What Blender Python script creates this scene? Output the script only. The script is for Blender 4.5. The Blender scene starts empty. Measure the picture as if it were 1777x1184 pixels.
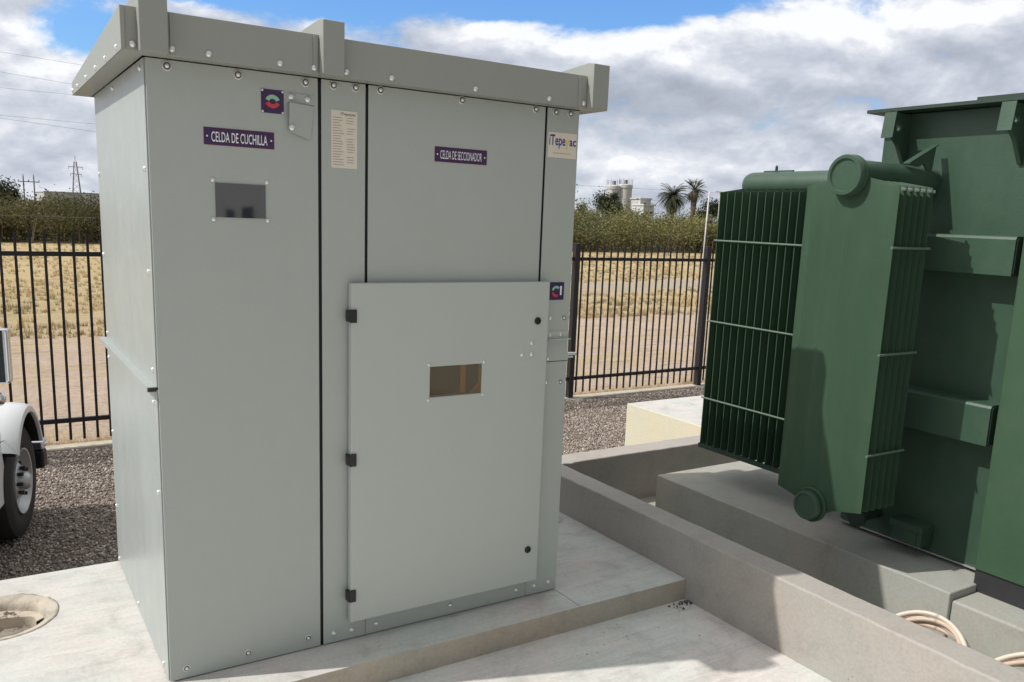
import bpy, bmesh, math, random
import numpy as np
from mathutils import Matrix, Vector, noise
random.seed(7)
rng = np.random.default_rng(11)
sc = bpy.context.scene
col = sc.collection
R = math.radians

# ------------------------------------------------------------------ camera
YAW, PIT, ROL = .5725, .189, .0396
cy_, sy_ = math.cos(YAW), math.sin(YAW)
cp_, sp_ = math.cos(PIT), math.sin(PIT)
fw = Vector((sy_ * cp_, cy_ * cp_, -sp_))
rt = Vector((cy_, -sy_, 0))
up = rt.cross(fw)
rt2 = rt * math.cos(ROL) + up * math.sin(ROL)
up2 = up * math.cos(ROL) - rt * math.sin(ROL)
cd = bpy.data.cameras.new('camera')
cam = bpy.data.objects.new('camera', cd)
col.objects.link(cam)
m3 = Matrix((rt2, up2, -fw)).transposed()
cam.matrix_world = Matrix.Translation((-.4867, -2.9165, 1.649)) @ m3.to_4x4()
cd.sensor_width = 36
cd.lens = 1470.9 / 1777 * 36
cd.shift_x = -7.6 / 1777
cd.shift_y = 68.3 / 1777
cd.clip_start = .05
cd.clip_end = 5000
sc.camera = cam

# ------------------------------------------------------------------ light
SUN_EL, SUN_AZ = R(46.3), math.atan2(-1, .335)
sd = bpy.data.lights.new('sun', 'SUN')
sd.energy = 3.1
sd.angle = R(.6)
sd.color = (1, .965, .915)
sun = bpy.data.objects.new('sun', sd)
col.objects.link(sun)
sdir = Vector((math.sin(SUN_AZ) * math.cos(SUN_EL), math.cos(SUN_AZ) * math.cos(SUN_EL), math.sin(SUN_EL)))
sun.rotation_euler = sdir.to_track_quat('Z', 'Y').to_euler()
sc.view_settings.view_transform = 'Standard'
sc.view_settings.look = 'None'
sc.view_settings.exposure = 0.17
sc.view_settings.gamma = 1
sc.view_settings.use_curve_mapping = False

world = bpy.data.worlds.new('World')
sc.world = world
world.use_nodes = True
wt = world.node_tree


class NT:
    """small helper to write node trees"""
    def __init__(s, nt):
        s.nt = nt

    def n(s, typ, **kw):
        nd = s.nt.nodes.new(typ)
        for k, v in kw.items():
            if k == 'inp':
                for kk, vv in v.items():
                    if isinstance(vv, bpy.types.NodeSocket):
                        s.nt.links.new(vv, nd.inputs[kk])
                    else:
                        nd.inputs[kk].default_value = vv
            else:
                setattr(nd, k, v)
        return nd

    def math(s, op, a, b=0.0, clamp=False):
        nd = s.n('ShaderNodeMath', operation=op, use_clamp=clamp)
        for i, v in enumerate((a, b)):
            if isinstance(v, bpy.types.NodeSocket):
                s.nt.links.new(v, nd.inputs[i])
            else:
                nd.inputs[i].default_value = v
        return nd.outputs[0]

    def noise(s, vec, scale, detail=4, rough=.55, dist=0.0):
        nd = s.n('ShaderNodeTexNoise', inp={'Scale': scale, 'Detail': detail, 'Roughness': rough, 'Distortion': dist})
        if vec is not None:
            s.nt.links.new(vec, nd.inputs['Vector'])
        return nd.outputs['Fac']

    def ramp(s, fac, stops, interp='LINEAR'):
        nd = s.n('ShaderNodeValToRGB')
        nd.color_ramp.interpolation = interp
        e = nd.color_ramp.elements
        while len(e) < len(stops):
            e.new(.5)
        for el, (p, c) in zip(e, stops):
            el.position = p
            el.color = c if len(c) == 4 else (*c, 1)
        s.nt.links.new(fac, nd.inputs[0])
        return nd.outputs[0]

    def mix(s, fac, a, b, blend='MIX'):
        nd = s.n('ShaderNodeMix', data_type='RGBA', blend_type=blend)
        for i, v in ((0, fac), (6, a), (7, b)):
            if isinstance(v, bpy.types.NodeSocket):
                s.nt.links.new(v, nd.inputs[i])
            elif i == 0:
                nd.inputs[0].default_value = v
            else:
                nd.inputs[i].default_value = (*v, 1) if len(v) == 3 else v
        return nd.outputs[2]

    def mapping(s, vec, scale=(1, 1, 1), loc=(0, 0, 0), rot=(0, 0, 0)):
        nd = s.n('ShaderNodeMapping', inp={'Scale': scale, 'Location': loc, 'Rotation': rot})
        s.nt.links.new(vec, nd.inputs['Vector'])
        return nd.outputs[0]


g = NT(wt)
wt.nodes.clear()
out = g.n('ShaderNodeOutputWorld')
bg = g.n('ShaderNodeBackground', inp={'Strength': .1})
sky = g.n('ShaderNodeTexSky', sky_type='NISHITA', sun_disc=False, sun_elevation=SUN_EL, sun_rotation=SUN_AZ % (2 * math.pi),
          air_density=1.6, dust_density=.2, ozone_density=4.0)
tc = g.n('ShaderNodeTexCoord').outputs['Generated']
sep = g.n('ShaderNodeSeparateXYZ')
wt.links.new(tc, sep.inputs[0])
X, Y, Z = sep.outputs
# cloud field
warp = g.mapping(tc, scale=(1, 1, 2.6))
n_big = g.noise(warp, 3.1, 3, .5, .3)
n_mid = g.noise(g.mapping(tc, scale=(1, 1, 2.0), loc=(3.7, 1.1, .4)), 6.5, 10, .62, .15)
n_top = g.noise(g.mapping(tc, scale=(1, 1, 2.0), loc=(3.7, 1.1, .4 + .03)), 6.5, 5, .5, .15)
n_str = g.noise(g.mapping(tc, scale=(1, 1, 4.5)), 4.0, 5, .5, .1)


def blob(cx, cy, cz, sx, sz):
    """soft patch of the sky dome round one direction: 1 inside, 0 outside"""
    a = math.atan2(cx, cy)
    ang = g.math('ARCTAN2', X, Y)
    da = g.math('DIVIDE', g.math('SUBTRACT', ang, a), sx)
    dz = g.math('DIVIDE', g.math('SUBTRACT', Z, cz), sz)
    q = g.math('ADD', g.math('MULTIPLY', da, da), g.math('MULTIPLY', dz, dz))
    return g.math('POWER', 2.718, g.math('MULTIPLY', q, -1.0))


blue = g.math('MULTIPLY', blob(.61, .76, .245, .17, .034), 1.3)
blue = g.math('ADD', blue, g.math('MULTIPLY', blob(.22, .955, .225, .22, .030), 1.1))
blue = g.math('ADD', blue, g.math('MULTIPLY', blob(.125, .978, .160, .06, .022), .95))
blue = g.math('ADD', blue, g.math('MULTIPLY', blob(.45, .86, .245, .12, .03), .7))
nz = g.math('MULTIPLY', g.math('SUBTRACT', n_mid, .5), 3.6)
cover = g.math('SUBTRACT', g.math('ADD', 1.0, nz), g.math('MULTIPLY', blue, 1.5))
cover = g.n('ShaderNodeMapRange', interpolation_type='SMOOTHSTEP', inp={'Value': cover, 'From Min': .05, 'From Max': .75}).outputs[0]
# cloud shade: bright rims where density falls off upward, grey bases
lit = g.math('MULTIPLY', g.math('SUBTRACT', n_mid, n_top), 2.6)
sh = g.math('ADD', g.math('ADD', lit, g.math('MULTIPLY', g.math('SUBTRACT', n_big, .5), 1.25)), .60)
sh = g.math('ADD', sh, g.math('MULTIPLY', g.math('SUBTRACT', n_str, .5), .55))
# darker grey mass in the right-hand sky, paler low on the left
sh = g.math('SUBTRACT', sh, g.math('MULTIPLY', blob(.72, .69, .13, .30, .045), .22))
sh = g.math('ADD', sh, g.math('MULTIPLY', blob(.10, .98, .10, .25, .06), .22))
sh = g.math('ADD', sh, g.math('MULTIPLY', blob(.62, .76, .185, .20, .022), .22))
sh = g.math('ADD', sh, g.math('MULTIPLY', blob(.88, .48, .24, .16, .03), .35))
sh = g.math('ADD', sh, g.math('MULTIPLY', blob(.60, .78, .06, .30, .03), .15))
sh = g.math('ADD', sh, g.math('MULTIPLY', blob(.80, .60, .21, .20, .022), .35))
cc = g.ramp(sh, [(0, (.34, .37, .44)), (.35, (.43, .465, .54)), (.62, (.54, .575, .65)), (.85, (.69, .715, .77)), (1, (.84, .855, .88))])
# clouds overhead and towards the sun are brighter than those seen near the horizon
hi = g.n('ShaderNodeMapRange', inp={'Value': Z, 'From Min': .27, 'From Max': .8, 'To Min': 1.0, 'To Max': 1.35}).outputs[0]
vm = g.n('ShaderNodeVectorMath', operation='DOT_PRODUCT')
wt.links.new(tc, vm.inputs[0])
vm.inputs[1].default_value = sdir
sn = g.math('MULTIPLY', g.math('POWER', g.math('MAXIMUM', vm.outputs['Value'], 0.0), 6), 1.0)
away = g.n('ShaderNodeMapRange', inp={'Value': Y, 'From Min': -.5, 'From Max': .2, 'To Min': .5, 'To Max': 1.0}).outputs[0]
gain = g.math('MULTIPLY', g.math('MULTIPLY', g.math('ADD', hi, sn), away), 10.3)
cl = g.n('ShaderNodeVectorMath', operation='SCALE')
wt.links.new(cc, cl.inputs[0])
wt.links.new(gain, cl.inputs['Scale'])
skyt = g.mix(1.0, sky.outputs[0], (.62, .92, 1.45), 'MULTIPLY')
neut = g.n('ShaderNodeMapRange', inp={'Value': Z, 'From Min': .25, 'From Max': .45}).outputs[0]
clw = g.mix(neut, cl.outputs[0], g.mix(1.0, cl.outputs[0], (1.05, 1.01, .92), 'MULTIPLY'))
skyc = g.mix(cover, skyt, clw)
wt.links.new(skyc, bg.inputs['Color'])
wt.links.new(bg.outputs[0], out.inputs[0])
world.cycles.sampling_method = 'AUTOMATIC'

# ------------------------------------------------------------------ materials
def mat(name):
    m = bpy.data.materials.new(name)
    m.use_nodes = True
    m.node_tree.nodes.clear()
    t = NT(m.node_tree)
    o = t.n('ShaderNodeOutputMaterial')
    p = t.n('ShaderNodeBsdfPrincipled')
    m.node_tree.links.new(p.outputs[0], o.inputs[0])
    return m, t, p


def lk(t, a, b):
    t.nt.links.new(a, b)


def bump(t, p, h, strength, dist=.01):
    b = t.n('ShaderNodeBump', inp={'Strength': strength, 'Distance': dist, 'Height': h})
    lk(t, b.outputs[0], p.inputs['Normal'])


def pos(t):
    return t.n('ShaderNodeNewGeometry').outputs['Position']


def paint(name, c, rough=.38, var=.06, spec=.5, streak=True, wob=.0, dust=0.0, dustc=(.6, .57, .5)):
    m, t, p = mat(name)
    P = pos(t)
    n1 = t.noise(t.mapping(P, scale=(1, 1, .22) if streak else (1, 1, 1)), 5, 6, .6)
    n2 = t.noise(P, 90, 3, .6)
    f = t.math('ADD', t.math('MULTIPLY', t.math('SUBTRACT', n1, .5), var * 3), 0.0)
    dark = tuple(x * (1 - var * 1.5) for x in c)
    lite = tuple(min(1, x * (1 + var * 1.5)) for x in c)
    cc = t.mix(t.math('ADD', t.math('MULTIPLY', f, 3), .5, True), dark, lite)
    if dust:
        d = t.ramp(t.noise(P, 9, 8, .7), [(.45, (0, 0, 0)), (.75, (1, 1, 1))])
        cc = t.mix(t.math('MULTIPLY', d, dust), cc, dustc)
    lk(t, cc, p.inputs['Base Color'])
    r = t.math('ADD', rough, t.math('MULTIPLY', t.math('SUBTRACT', n1, .5), .25))
    lk(t, r, p.inputs['Roughness'])
    p.inputs['Specular IOR Level'].default_value = spec
    h = t.math('ADD', t.math('MULTIPLY', n2, .0006), t.math('MULTIPLY', t.noise(t.mapping(P, scale=(1, 1, .4)), 1.7, 2, .5), wob))
    b = t.n('ShaderNodeBump', inp={'Strength': 1.0, 'Distance': 1.0, 'Height': h})
    lk(t, b.outputs[0], p.inputs['Normal'])
    return m


def plain(name, c, rough=.5, metal=0.0, var=.1, scale=40, spec=.5, bmp=.0):
    m, t, p = mat(name)
    P = pos(t)
    n = t.noise(P, scale, 5, .6)
    lk(t, t.mix(n, tuple(x * (1 - var) for x in c), tuple(min(1, x * (1 + var)) for x in c)), p.inputs['Base Color'])
    p.inputs['Roughness'].default_value = rough
    p.inputs['Metallic'].default_value = metal
    p.inputs['Specular IOR Level'].default_value = spec
    if bmp:
        bump(t, p, n, 1.0, bmp)
    return m


def concrete(name, c, stain=.18, warm=(1.06, .99, .92), cool=(.95, 1.0, .99), bmp=.0018, pits=True, trowel=False):
    m, t, p = mat(name)
    P = pos(t)
    a = t.noise(P, 1.6, 6, .6, .4)
    b = t.noise(t.mapping(P, scale=(1, 1, 1), loc=(5, 3, 1)), 6, 8, .65, .6)
    f = t.noise(P, 70, 5, .7)
    c1 = tuple(x * y for x, y in zip(c, warm))
    c2 = tuple(x * y for x, y in zip(c, cool))
    cc = t.mix(t.ramp(a, [(.35, (0, 0, 0)), (.65, (1, 1, 1))]), c1, c2)
    dk = t.ramp(b, [(.28, (1 - stain * 1.6,) * 3), (.48, (1 - stain * .3,) * 3), (.62, (1, 1, 1)), (.8, (1.0, 1.0, 1.0))])
    cc = t.mix(1.0, cc, dk, 'MULTIPLY')
    cc = t.mix(1.0, cc, t.ramp(f, [(.3, (.86, .86, .86)), (.6, (1.0, 1.0, 1.0))]), 'MULTIPLY')
    h = t.math('ADD', t.math('MULTIPLY', f, .5), t.math('MULTIPLY', b, 1.0))
    if trowel:
        tw = t.noise(t.mapping(P, scale=(1, 9, 1), rot=(0, 0, .5)), 3, 5, .6, 1.2)
        cc = t.mix(1.0, cc, t.ramp(tw, [(.35, (.9, .9, .9)), (.55, (1, 1, 1))]), 'MULTIPLY')
    if pits:
        v = t.n('ShaderNodeTexVoronoi', inp={'Scale': 24, 'Randomness': 1.0})
        lk(t, P, v.inputs['Vector'])
        sel = t.math('GREATER_THAN', t.noise(P, 7, 2, .5), .6)
        pt = t.math('MULTIPLY', t.math('LESS_THAN', v.outputs['Distance'], .09), sel)
        cc = t.mix(t.math('MULTIPLY', pt, .6), cc, tuple(x * .35 for x in c))
        h = t.math('SUBTRACT', h, t.math('MULTIPLY', pt, .8))
    lk(t, cc, p.inputs['Base Color'])
    p.inputs['Roughness'].default_value = .88
    p.inputs['Specular IOR Level'].default_value = .3
    bump(t, p, h, 1.0, bmp)
    return m


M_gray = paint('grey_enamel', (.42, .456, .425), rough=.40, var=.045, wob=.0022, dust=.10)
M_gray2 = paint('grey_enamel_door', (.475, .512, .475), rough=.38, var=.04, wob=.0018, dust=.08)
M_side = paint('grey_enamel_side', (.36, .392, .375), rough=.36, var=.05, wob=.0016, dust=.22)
M_roof = paint('grey_enamel_roof', (.31, .322, .292), rough=.45, var=.03, wob=.0006)
M_green = paint('green_enamel', (.040, .082, .052), rough=.42, var=.12, wob=.0016, dust=.16, dustc=(.12, .15, .10))
M_green2 = paint('green_enamel_box', (.043, .090, .049), rough=.45, var=.07, wob=.0008, dust=.08, dustc=(.18, .22, .12))
M_greenfin = paint('green_enamel_fin', (.038, .078, .045), spec=.3, rough=.5, var=.12, wob=.0, dust=.05, dustc=(.16, .2, .14))
M_strap = plain('strap_paint_worn', (.12, .17, .125), .5)
M_greendark = paint('green_enamel_lid', (.028, .05, .035), rough=.5, var=.1)
M_zinc = plain('zinc', (.80, .81, .80), .30, .65, .15, 60)
M_zincw = plain('zinc_washer', (.62, .63, .62), .35, .7, .25, 60)
M_hole = plain('washer_shadow_gap', (.12, .12, .115), .8)
M_black = plain('black_plastic', (.012, .012, .013), .45)
M_gap = plain('rubber_gasket', (.008, .008, .009), .7)
M_fence = plain('black_fence_paint', (.012, .011, .014), .45, var=.3)
M_purple = plain('purple_engraved_plastic', (.045, .017, .080), .4, var=.12)
M_red = plain('red_print', (.62, .05, .06), .5)
M_grn = plain('green_print', (.30, .55, .42), .5)
M_redd = plain('dark_red_print', (.28, .02, .05), .5)
M_white = plain('white_print', (.82, .82, .85), .5)
M_cream = plain('cream_sticker', (.74, .69, .58), .55, var=.05)
M_ink = plain('ink', (.06, .05, .07), .6)
M_inkg = plain('faded_ink', (.33, .29, .25), .6)
M_blue = plain('blue_print', (.05, .04, .28), .5)
M_yel = plain('yellow_print', (.85, .55, .05), .5)
M_org = plain('orange_print', (.70, .38, .22), .5)
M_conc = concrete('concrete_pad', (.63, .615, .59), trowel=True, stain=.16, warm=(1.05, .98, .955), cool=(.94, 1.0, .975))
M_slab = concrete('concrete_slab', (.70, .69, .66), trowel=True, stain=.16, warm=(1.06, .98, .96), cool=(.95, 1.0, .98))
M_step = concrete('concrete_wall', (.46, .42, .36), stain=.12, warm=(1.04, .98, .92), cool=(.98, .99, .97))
M_wall = concrete('concrete_tub', (.425, .402, .375), stain=.09, warm=(1.03, .98, .94), cool=(.97, .99, .97))
M_plin = concrete('concrete_plinth', (.40, .40, .37), stain=.10)
M_rim = concrete('mortar', (.56, .51, .44), stain=.3, bmp=.006)
M_bot = concrete('recess_floor_shaded', (.33, .305, .27), stain=.3)  # recess floor, colour darkened to stand in for shade down in the hole
M_ybl = concrete('yellow_render', (.70, .66, .52), stain=.03, pits=False)
M_curb = concrete('curb_concrete', (.52, .47, .40), stain=.2)


def glass_reflective():
    m, t, p = mat('tinted_pane')
    p.inputs['Base Color'].default_value = (.022, .028, .042, 1)
    p.inputs['Roughness'].default_value = .03
    p.inputs['IOR'].default_value = 2.0
    h = t.noise(pos(t), 4, 2, .5)
    bump(t, p, h, .08, .004)
    return m


def glass_clear():
    m, t, p = mat('clear_pane')
    m.node_tree.nodes.remove(p)
    o = [n for n in t.nt.nodes if n.type == 'OUTPUT_MATERIAL'][0]
    tr = t.n('ShaderNodeBsdfTransparent', inp={'Color': (.80, .74, .62, 1)})
    gl = t.n('ShaderNodeBsdfGlossy', inp={'Roughness': .05})
    mx = t.n('ShaderNodeMixShader', inp={'Fac': .07})
    lk(t, tr.outputs[0], mx.inputs[1]); lk(t, gl.outputs[0], mx.inputs[2]); lk(t, mx.outputs[0], o.inputs[0])
    return m


M_pane, M_pane2 = glass_reflective(), glass_clear()
M_inside = plain('dark_interior', (.125, .115, .105), .7)
M_bus = plain('yellow_busbar', (.42, .26, .06), .5)

# ground outside the fence: dirt near, a grey track, dry yellow grass beyond
def ground_mat():
    m, t, p = mat('dry_ground')
    P = pos(t)
    s = t.n('ShaderNodeSeparateXYZ'); lk(t, P, s.inputs[0])
    x, y = s.outputs[0], s.outputs[1]
    w = t.math('ADD', y, t.math('MULTIPLY', t.math('SUBTRACT', t.noise(P, .45, 8, .7), .5), 11))
    a = t.noise(P, 1.2, 8, .7)
    b = t.noise(t.mapping(P, scale=(.35, 1.6, 1)), 1.0, 8, .7)
    fine = t.noise(P, 14, 6, .75)
    dirt = t.mix(t.ramp(a, [(.35, (0, 0, 0)), (.65, (1, 1, 1))]), (.50, .385, .30), (.60, .475, .375))
    dirt = t.mix(t.ramp(b, [(.5, (0, 0, 0)), (.60, (1, 1, 1))]), dirt, (.52, .41, .25))
    dirt = t.mix(t.ramp(t.noise(t.mapping(P, scale=(.5, 2.2, 1), loc=(9, 2, 0)), 2.3, 8, .75), [(.56, (0, 0, 0)), (.64, (1, 1, 1))]), dirt, (.34, .28, .22))
    gr = t.mix(t.ramp(b, [(.32, (0, 0, 0)), (.6, (1, 1, 1))]), (.44, .34, .19), (.56, .44, .25))
    gr = t.mix(t.ramp(a, [(.54, (0, 0, 0)), (.70, (1, 1, 1))]), gr, (.30, .25, .16))
    gm = t.n('ShaderNodeMapRange', interpolation_type='SMOOTHSTEP', inp={'Value': w, 'From Min': 11.0, 'From Max': 16.0}).outputs[0]
    cc = t.mix(gm, dirt, gr)
    tr = t.math('ABSOLUTE', t.math('SUBTRACT', t.math('SUBTRACT', w, t.math('MULTIPLY', x, .12)), 17.5))
    trm = t.n('ShaderNodeMapRange', interpolation_type='SMOOTHSTEP', inp={'Value': tr, 'From Min': 3.4, 'From Max': .4}).outputs[0]
    xr = t.n('ShaderNodeMapRange', inp={'Value': x, 'From Min': 3.0, 'From Max': 8.0}).outputs[0]
    cc = t.mix(t.math('MULTIPLY', t.math('MULTIPLY', trm, xr), .7), cc, (.42, .37, .32))
    far = t.n('ShaderNodeMapRange', interpolation_type='SMOOTHSTEP', inp={'Value': y, 'From Min': 44.0, 'From Max': 48.0}).outputs[0]
    cc = t.mix(far, cc, (.14, .125, .07))
    cc = t.mix(1.0, cc, t.ramp(fine, [(.25, (.62, .60, .58)), (.5, (1, 1, 1)), (.8, (1.12, 1.1, 1.08))]), 'MULTIPLY')
    lk(t, cc, p.inputs['Base Color'])
    p.inputs['Roughness'].default_value = .95
    p.inputs['Specular IOR Level'].default_value = .1
    bump(t, p, fine, 1.0, .05)
    return m


def gravel_mat():
    m, t, p = mat('gravel_bed')
    P = pos(t)
    v = t.n('ShaderNodeTexVoronoi', inp={'Scale': 62})
    lk(t, P, v.inputs['Vector'])
    cc = t.ramp(t.noise(v.outputs['Position'], 311, 2, .6), [(.30, (.10, .078, .07)), (.5, (.22, .18, .16)), (.7, (.40, .34, .31))])
    lk(t, cc, p.inputs['Base Color'])
    p.inputs['Roughness'].default_value = .9
    bump(t, p, t.math('SUBTRACT', 1.0, v.outputs['Distance']), 1.0, .012)
    return m


def stone_mat():
    m, t, p = mat('gravel_stone')
    oi = t.n('ShaderNodeNewGeometry').outputs['Random Per Island']
    cc = t.ramp(oi, [(0, (.13, .105, .085)), (.35, (.25, .20, .165)), (.7, (.36, .30, .25)), (.93, (.52, .45, .39)), (1, (.70, .64, .57))])
    lk(t, cc, p.inputs['Base Color'])
    p.inputs['Roughness'].default_value = .85
    return m


def leaf_mat(name, c0, c1, c2, trans=.25):
    m, t, p = mat(name)
    oi = t.n('ShaderNodeNewGeometry').outputs['Random Per Island']
    P = pos(t)
    cc = t.ramp(oi, [(0, c0), (.5, c1), (1, c2)])
    big = t.noise(P, .33, 4, .6)
    cc = t.mix(1.0, cc, t.ramp(big, [(.35, (.68, .72, .72)), (.65, (1.2, 1.15, 1.0))]), 'MULTIPLY')
    lk(t, cc, p.inputs['Base Color'])
    p.inputs['Roughness'].default_value = .7
    p.inputs['Specular IOR Level'].default_value = .2
    o = [n for n in t.nt.nodes if n.type == 'OUTPUT_MATERIAL'][0]
    tl = t.n('ShaderNodeBsdfTranslucent'); lk(t, cc, tl.inputs[0])
    mx = t.n('ShaderNodeMixShader', inp={'Fac': trans})
    lk(t, p.outputs[0], mx.inputs[1]); lk(t, tl.outputs[0], mx.inputs[2]); lk(t, mx.outputs[0], o.inputs[0])
    return m


M_ground, M_gravel, M_stone = ground_mat(), gravel_mat(), stone_mat()
M_scrub = leaf_mat('scrub_leaf', (.145, .145, .066), (.21, .205, .095), (.27, .26, .13), .25)
_t = NT(M_scrub.node_tree)
_p = [n for n in _t.nt.nodes if n.type == 'BSDF_PRINCIPLED'][0]
_src = _p.inputs['Base Color'].links[0].from_socket
_sx = _t.n('ShaderNodeSeparateXYZ'); lk(_t, pos(_t), _sx.inputs[0])
_k = _t.n('ShaderNodeMapRange', inp={'Value': _sx.outputs[0], 'From Min': 14.0, 'From Max': 26.0}).outputs[0]
_c = _t.mix(1.0, _src, _t.mix(_k, (.45, .40, .36), (1.0, 1.0, 1.0)), 'MULTIPLY')
lk(_t, _c, _p.inputs['Base Color'])
M_twig = plain('twig', (.16, .12, .09), .9)
M_tree = leaf_mat('dark_leaf', (.030, .045, .030), (.055, .07, .042), (.09, .105, .055))
M_palm = leaf_mat('palm_leaf', (.045, .060, .035), (.085, .10, .055), (.14, .145, .08))
M_bark = plain('palm_bark', (.16, .11, .085), .95, var=.4, scale=6)
M_grass = leaf_mat('dry_grass_blade', (.44, .345, .20), (.53, .42, .25), (.59, .475, .30), .45)
M_wht = plain('white_rendered_wall', (.60, .60, .58), .8, var=.1, scale=.4)
M_wht2 = plain('pale_cladding', (.52, .51, .48), .8, var=.1, scale=.3)
M_silo = plain('silo_concrete', (.55, .54, .52), .85, var=.15, scale=.4)
M_steel = plain('weathered_steel', (.22, .22, .23), .6)
M_truck = paint('white_truck_paint', (.66, .67, .68), rough=.25, var=.05, dust=.1, dustc=(.5, .42, .32))
M_tire = plain('tyre_rubber', (.018, .017, .017), .75, var=.4, scale=20)
M_rimm = plain('wheel_silver', (.50, .51, .52), .38, .55, .12, 20)
M_chrome = plain('chrome', (.75, .75, .76), .12, 1.0, .05)
M_mirror = plain('mirror_glass', (.03, .045, .045), .08, .2, .05)
M_coil = plain('cream_hose', (.70, .62, .52), .5, var=.12, scale=12)
M_coil2 = plain('pink_hose', (.60, .46, .36), .5, var=.12, scale=12)
M_dark = plain('dark_base_paint', (.03, .03, .034), .5, var=.25, scale=15)
M_pole = plain('fibreglass_white', (.62, .60, .57), .5)
M_win = plain('dark_window', (.015, .017, .02), .2)
M_debris = plain('dry_leaf_litter', (.10, .07, .05), .9, var=.4)

# ------------------------------------------------------------------ geometry helpers
def roughen(o, axis, step=.035, amp=.0022):
    '''cut a long cast piece into short lengths and let its edges wander a little'''
    me = o.data
    bm = bmesh.new(); bm.from_mesh(me)
    lo = max(-4.0, min(v.co[axis] for v in bm.verts)); hi = max(v.co[axis] for v in bm.verts)
    t = lo + step
    nrm = Vector((0, 0, 0)); nrm[axis] = 1
    while t < min(hi, 7.0) - step * .5:
        c = Vector((0, 0, 0)); c[axis] = t
        bmesh.ops.bisect_plane(bm, geom=bm.verts[:] + bm.edges[:] + bm.faces[:], plane_co=c, plane_no=nrm)
        t += step
    oth = 1 - axis
    for v in bm.verts:
        if v.co.z > -.3:
            p = v.co * 9
            q = noise.noise(Vector((p.x, p.y, p.z * 3))) + .6 * noise.noise(p * 3.1)
            k = noise.noise(Vector((p.x * 2.3 + 7, p.y * 2.3, p.z)))
            chip = -.006 if k > .52 else 0
            v.co.z += amp * q + chip * .6
            v.co[oth] += amp * .8 * noise.noise(p * 1.3 + Vector((3, 3, 3)))
    bm.to_mesh(me); bm.free()


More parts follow.
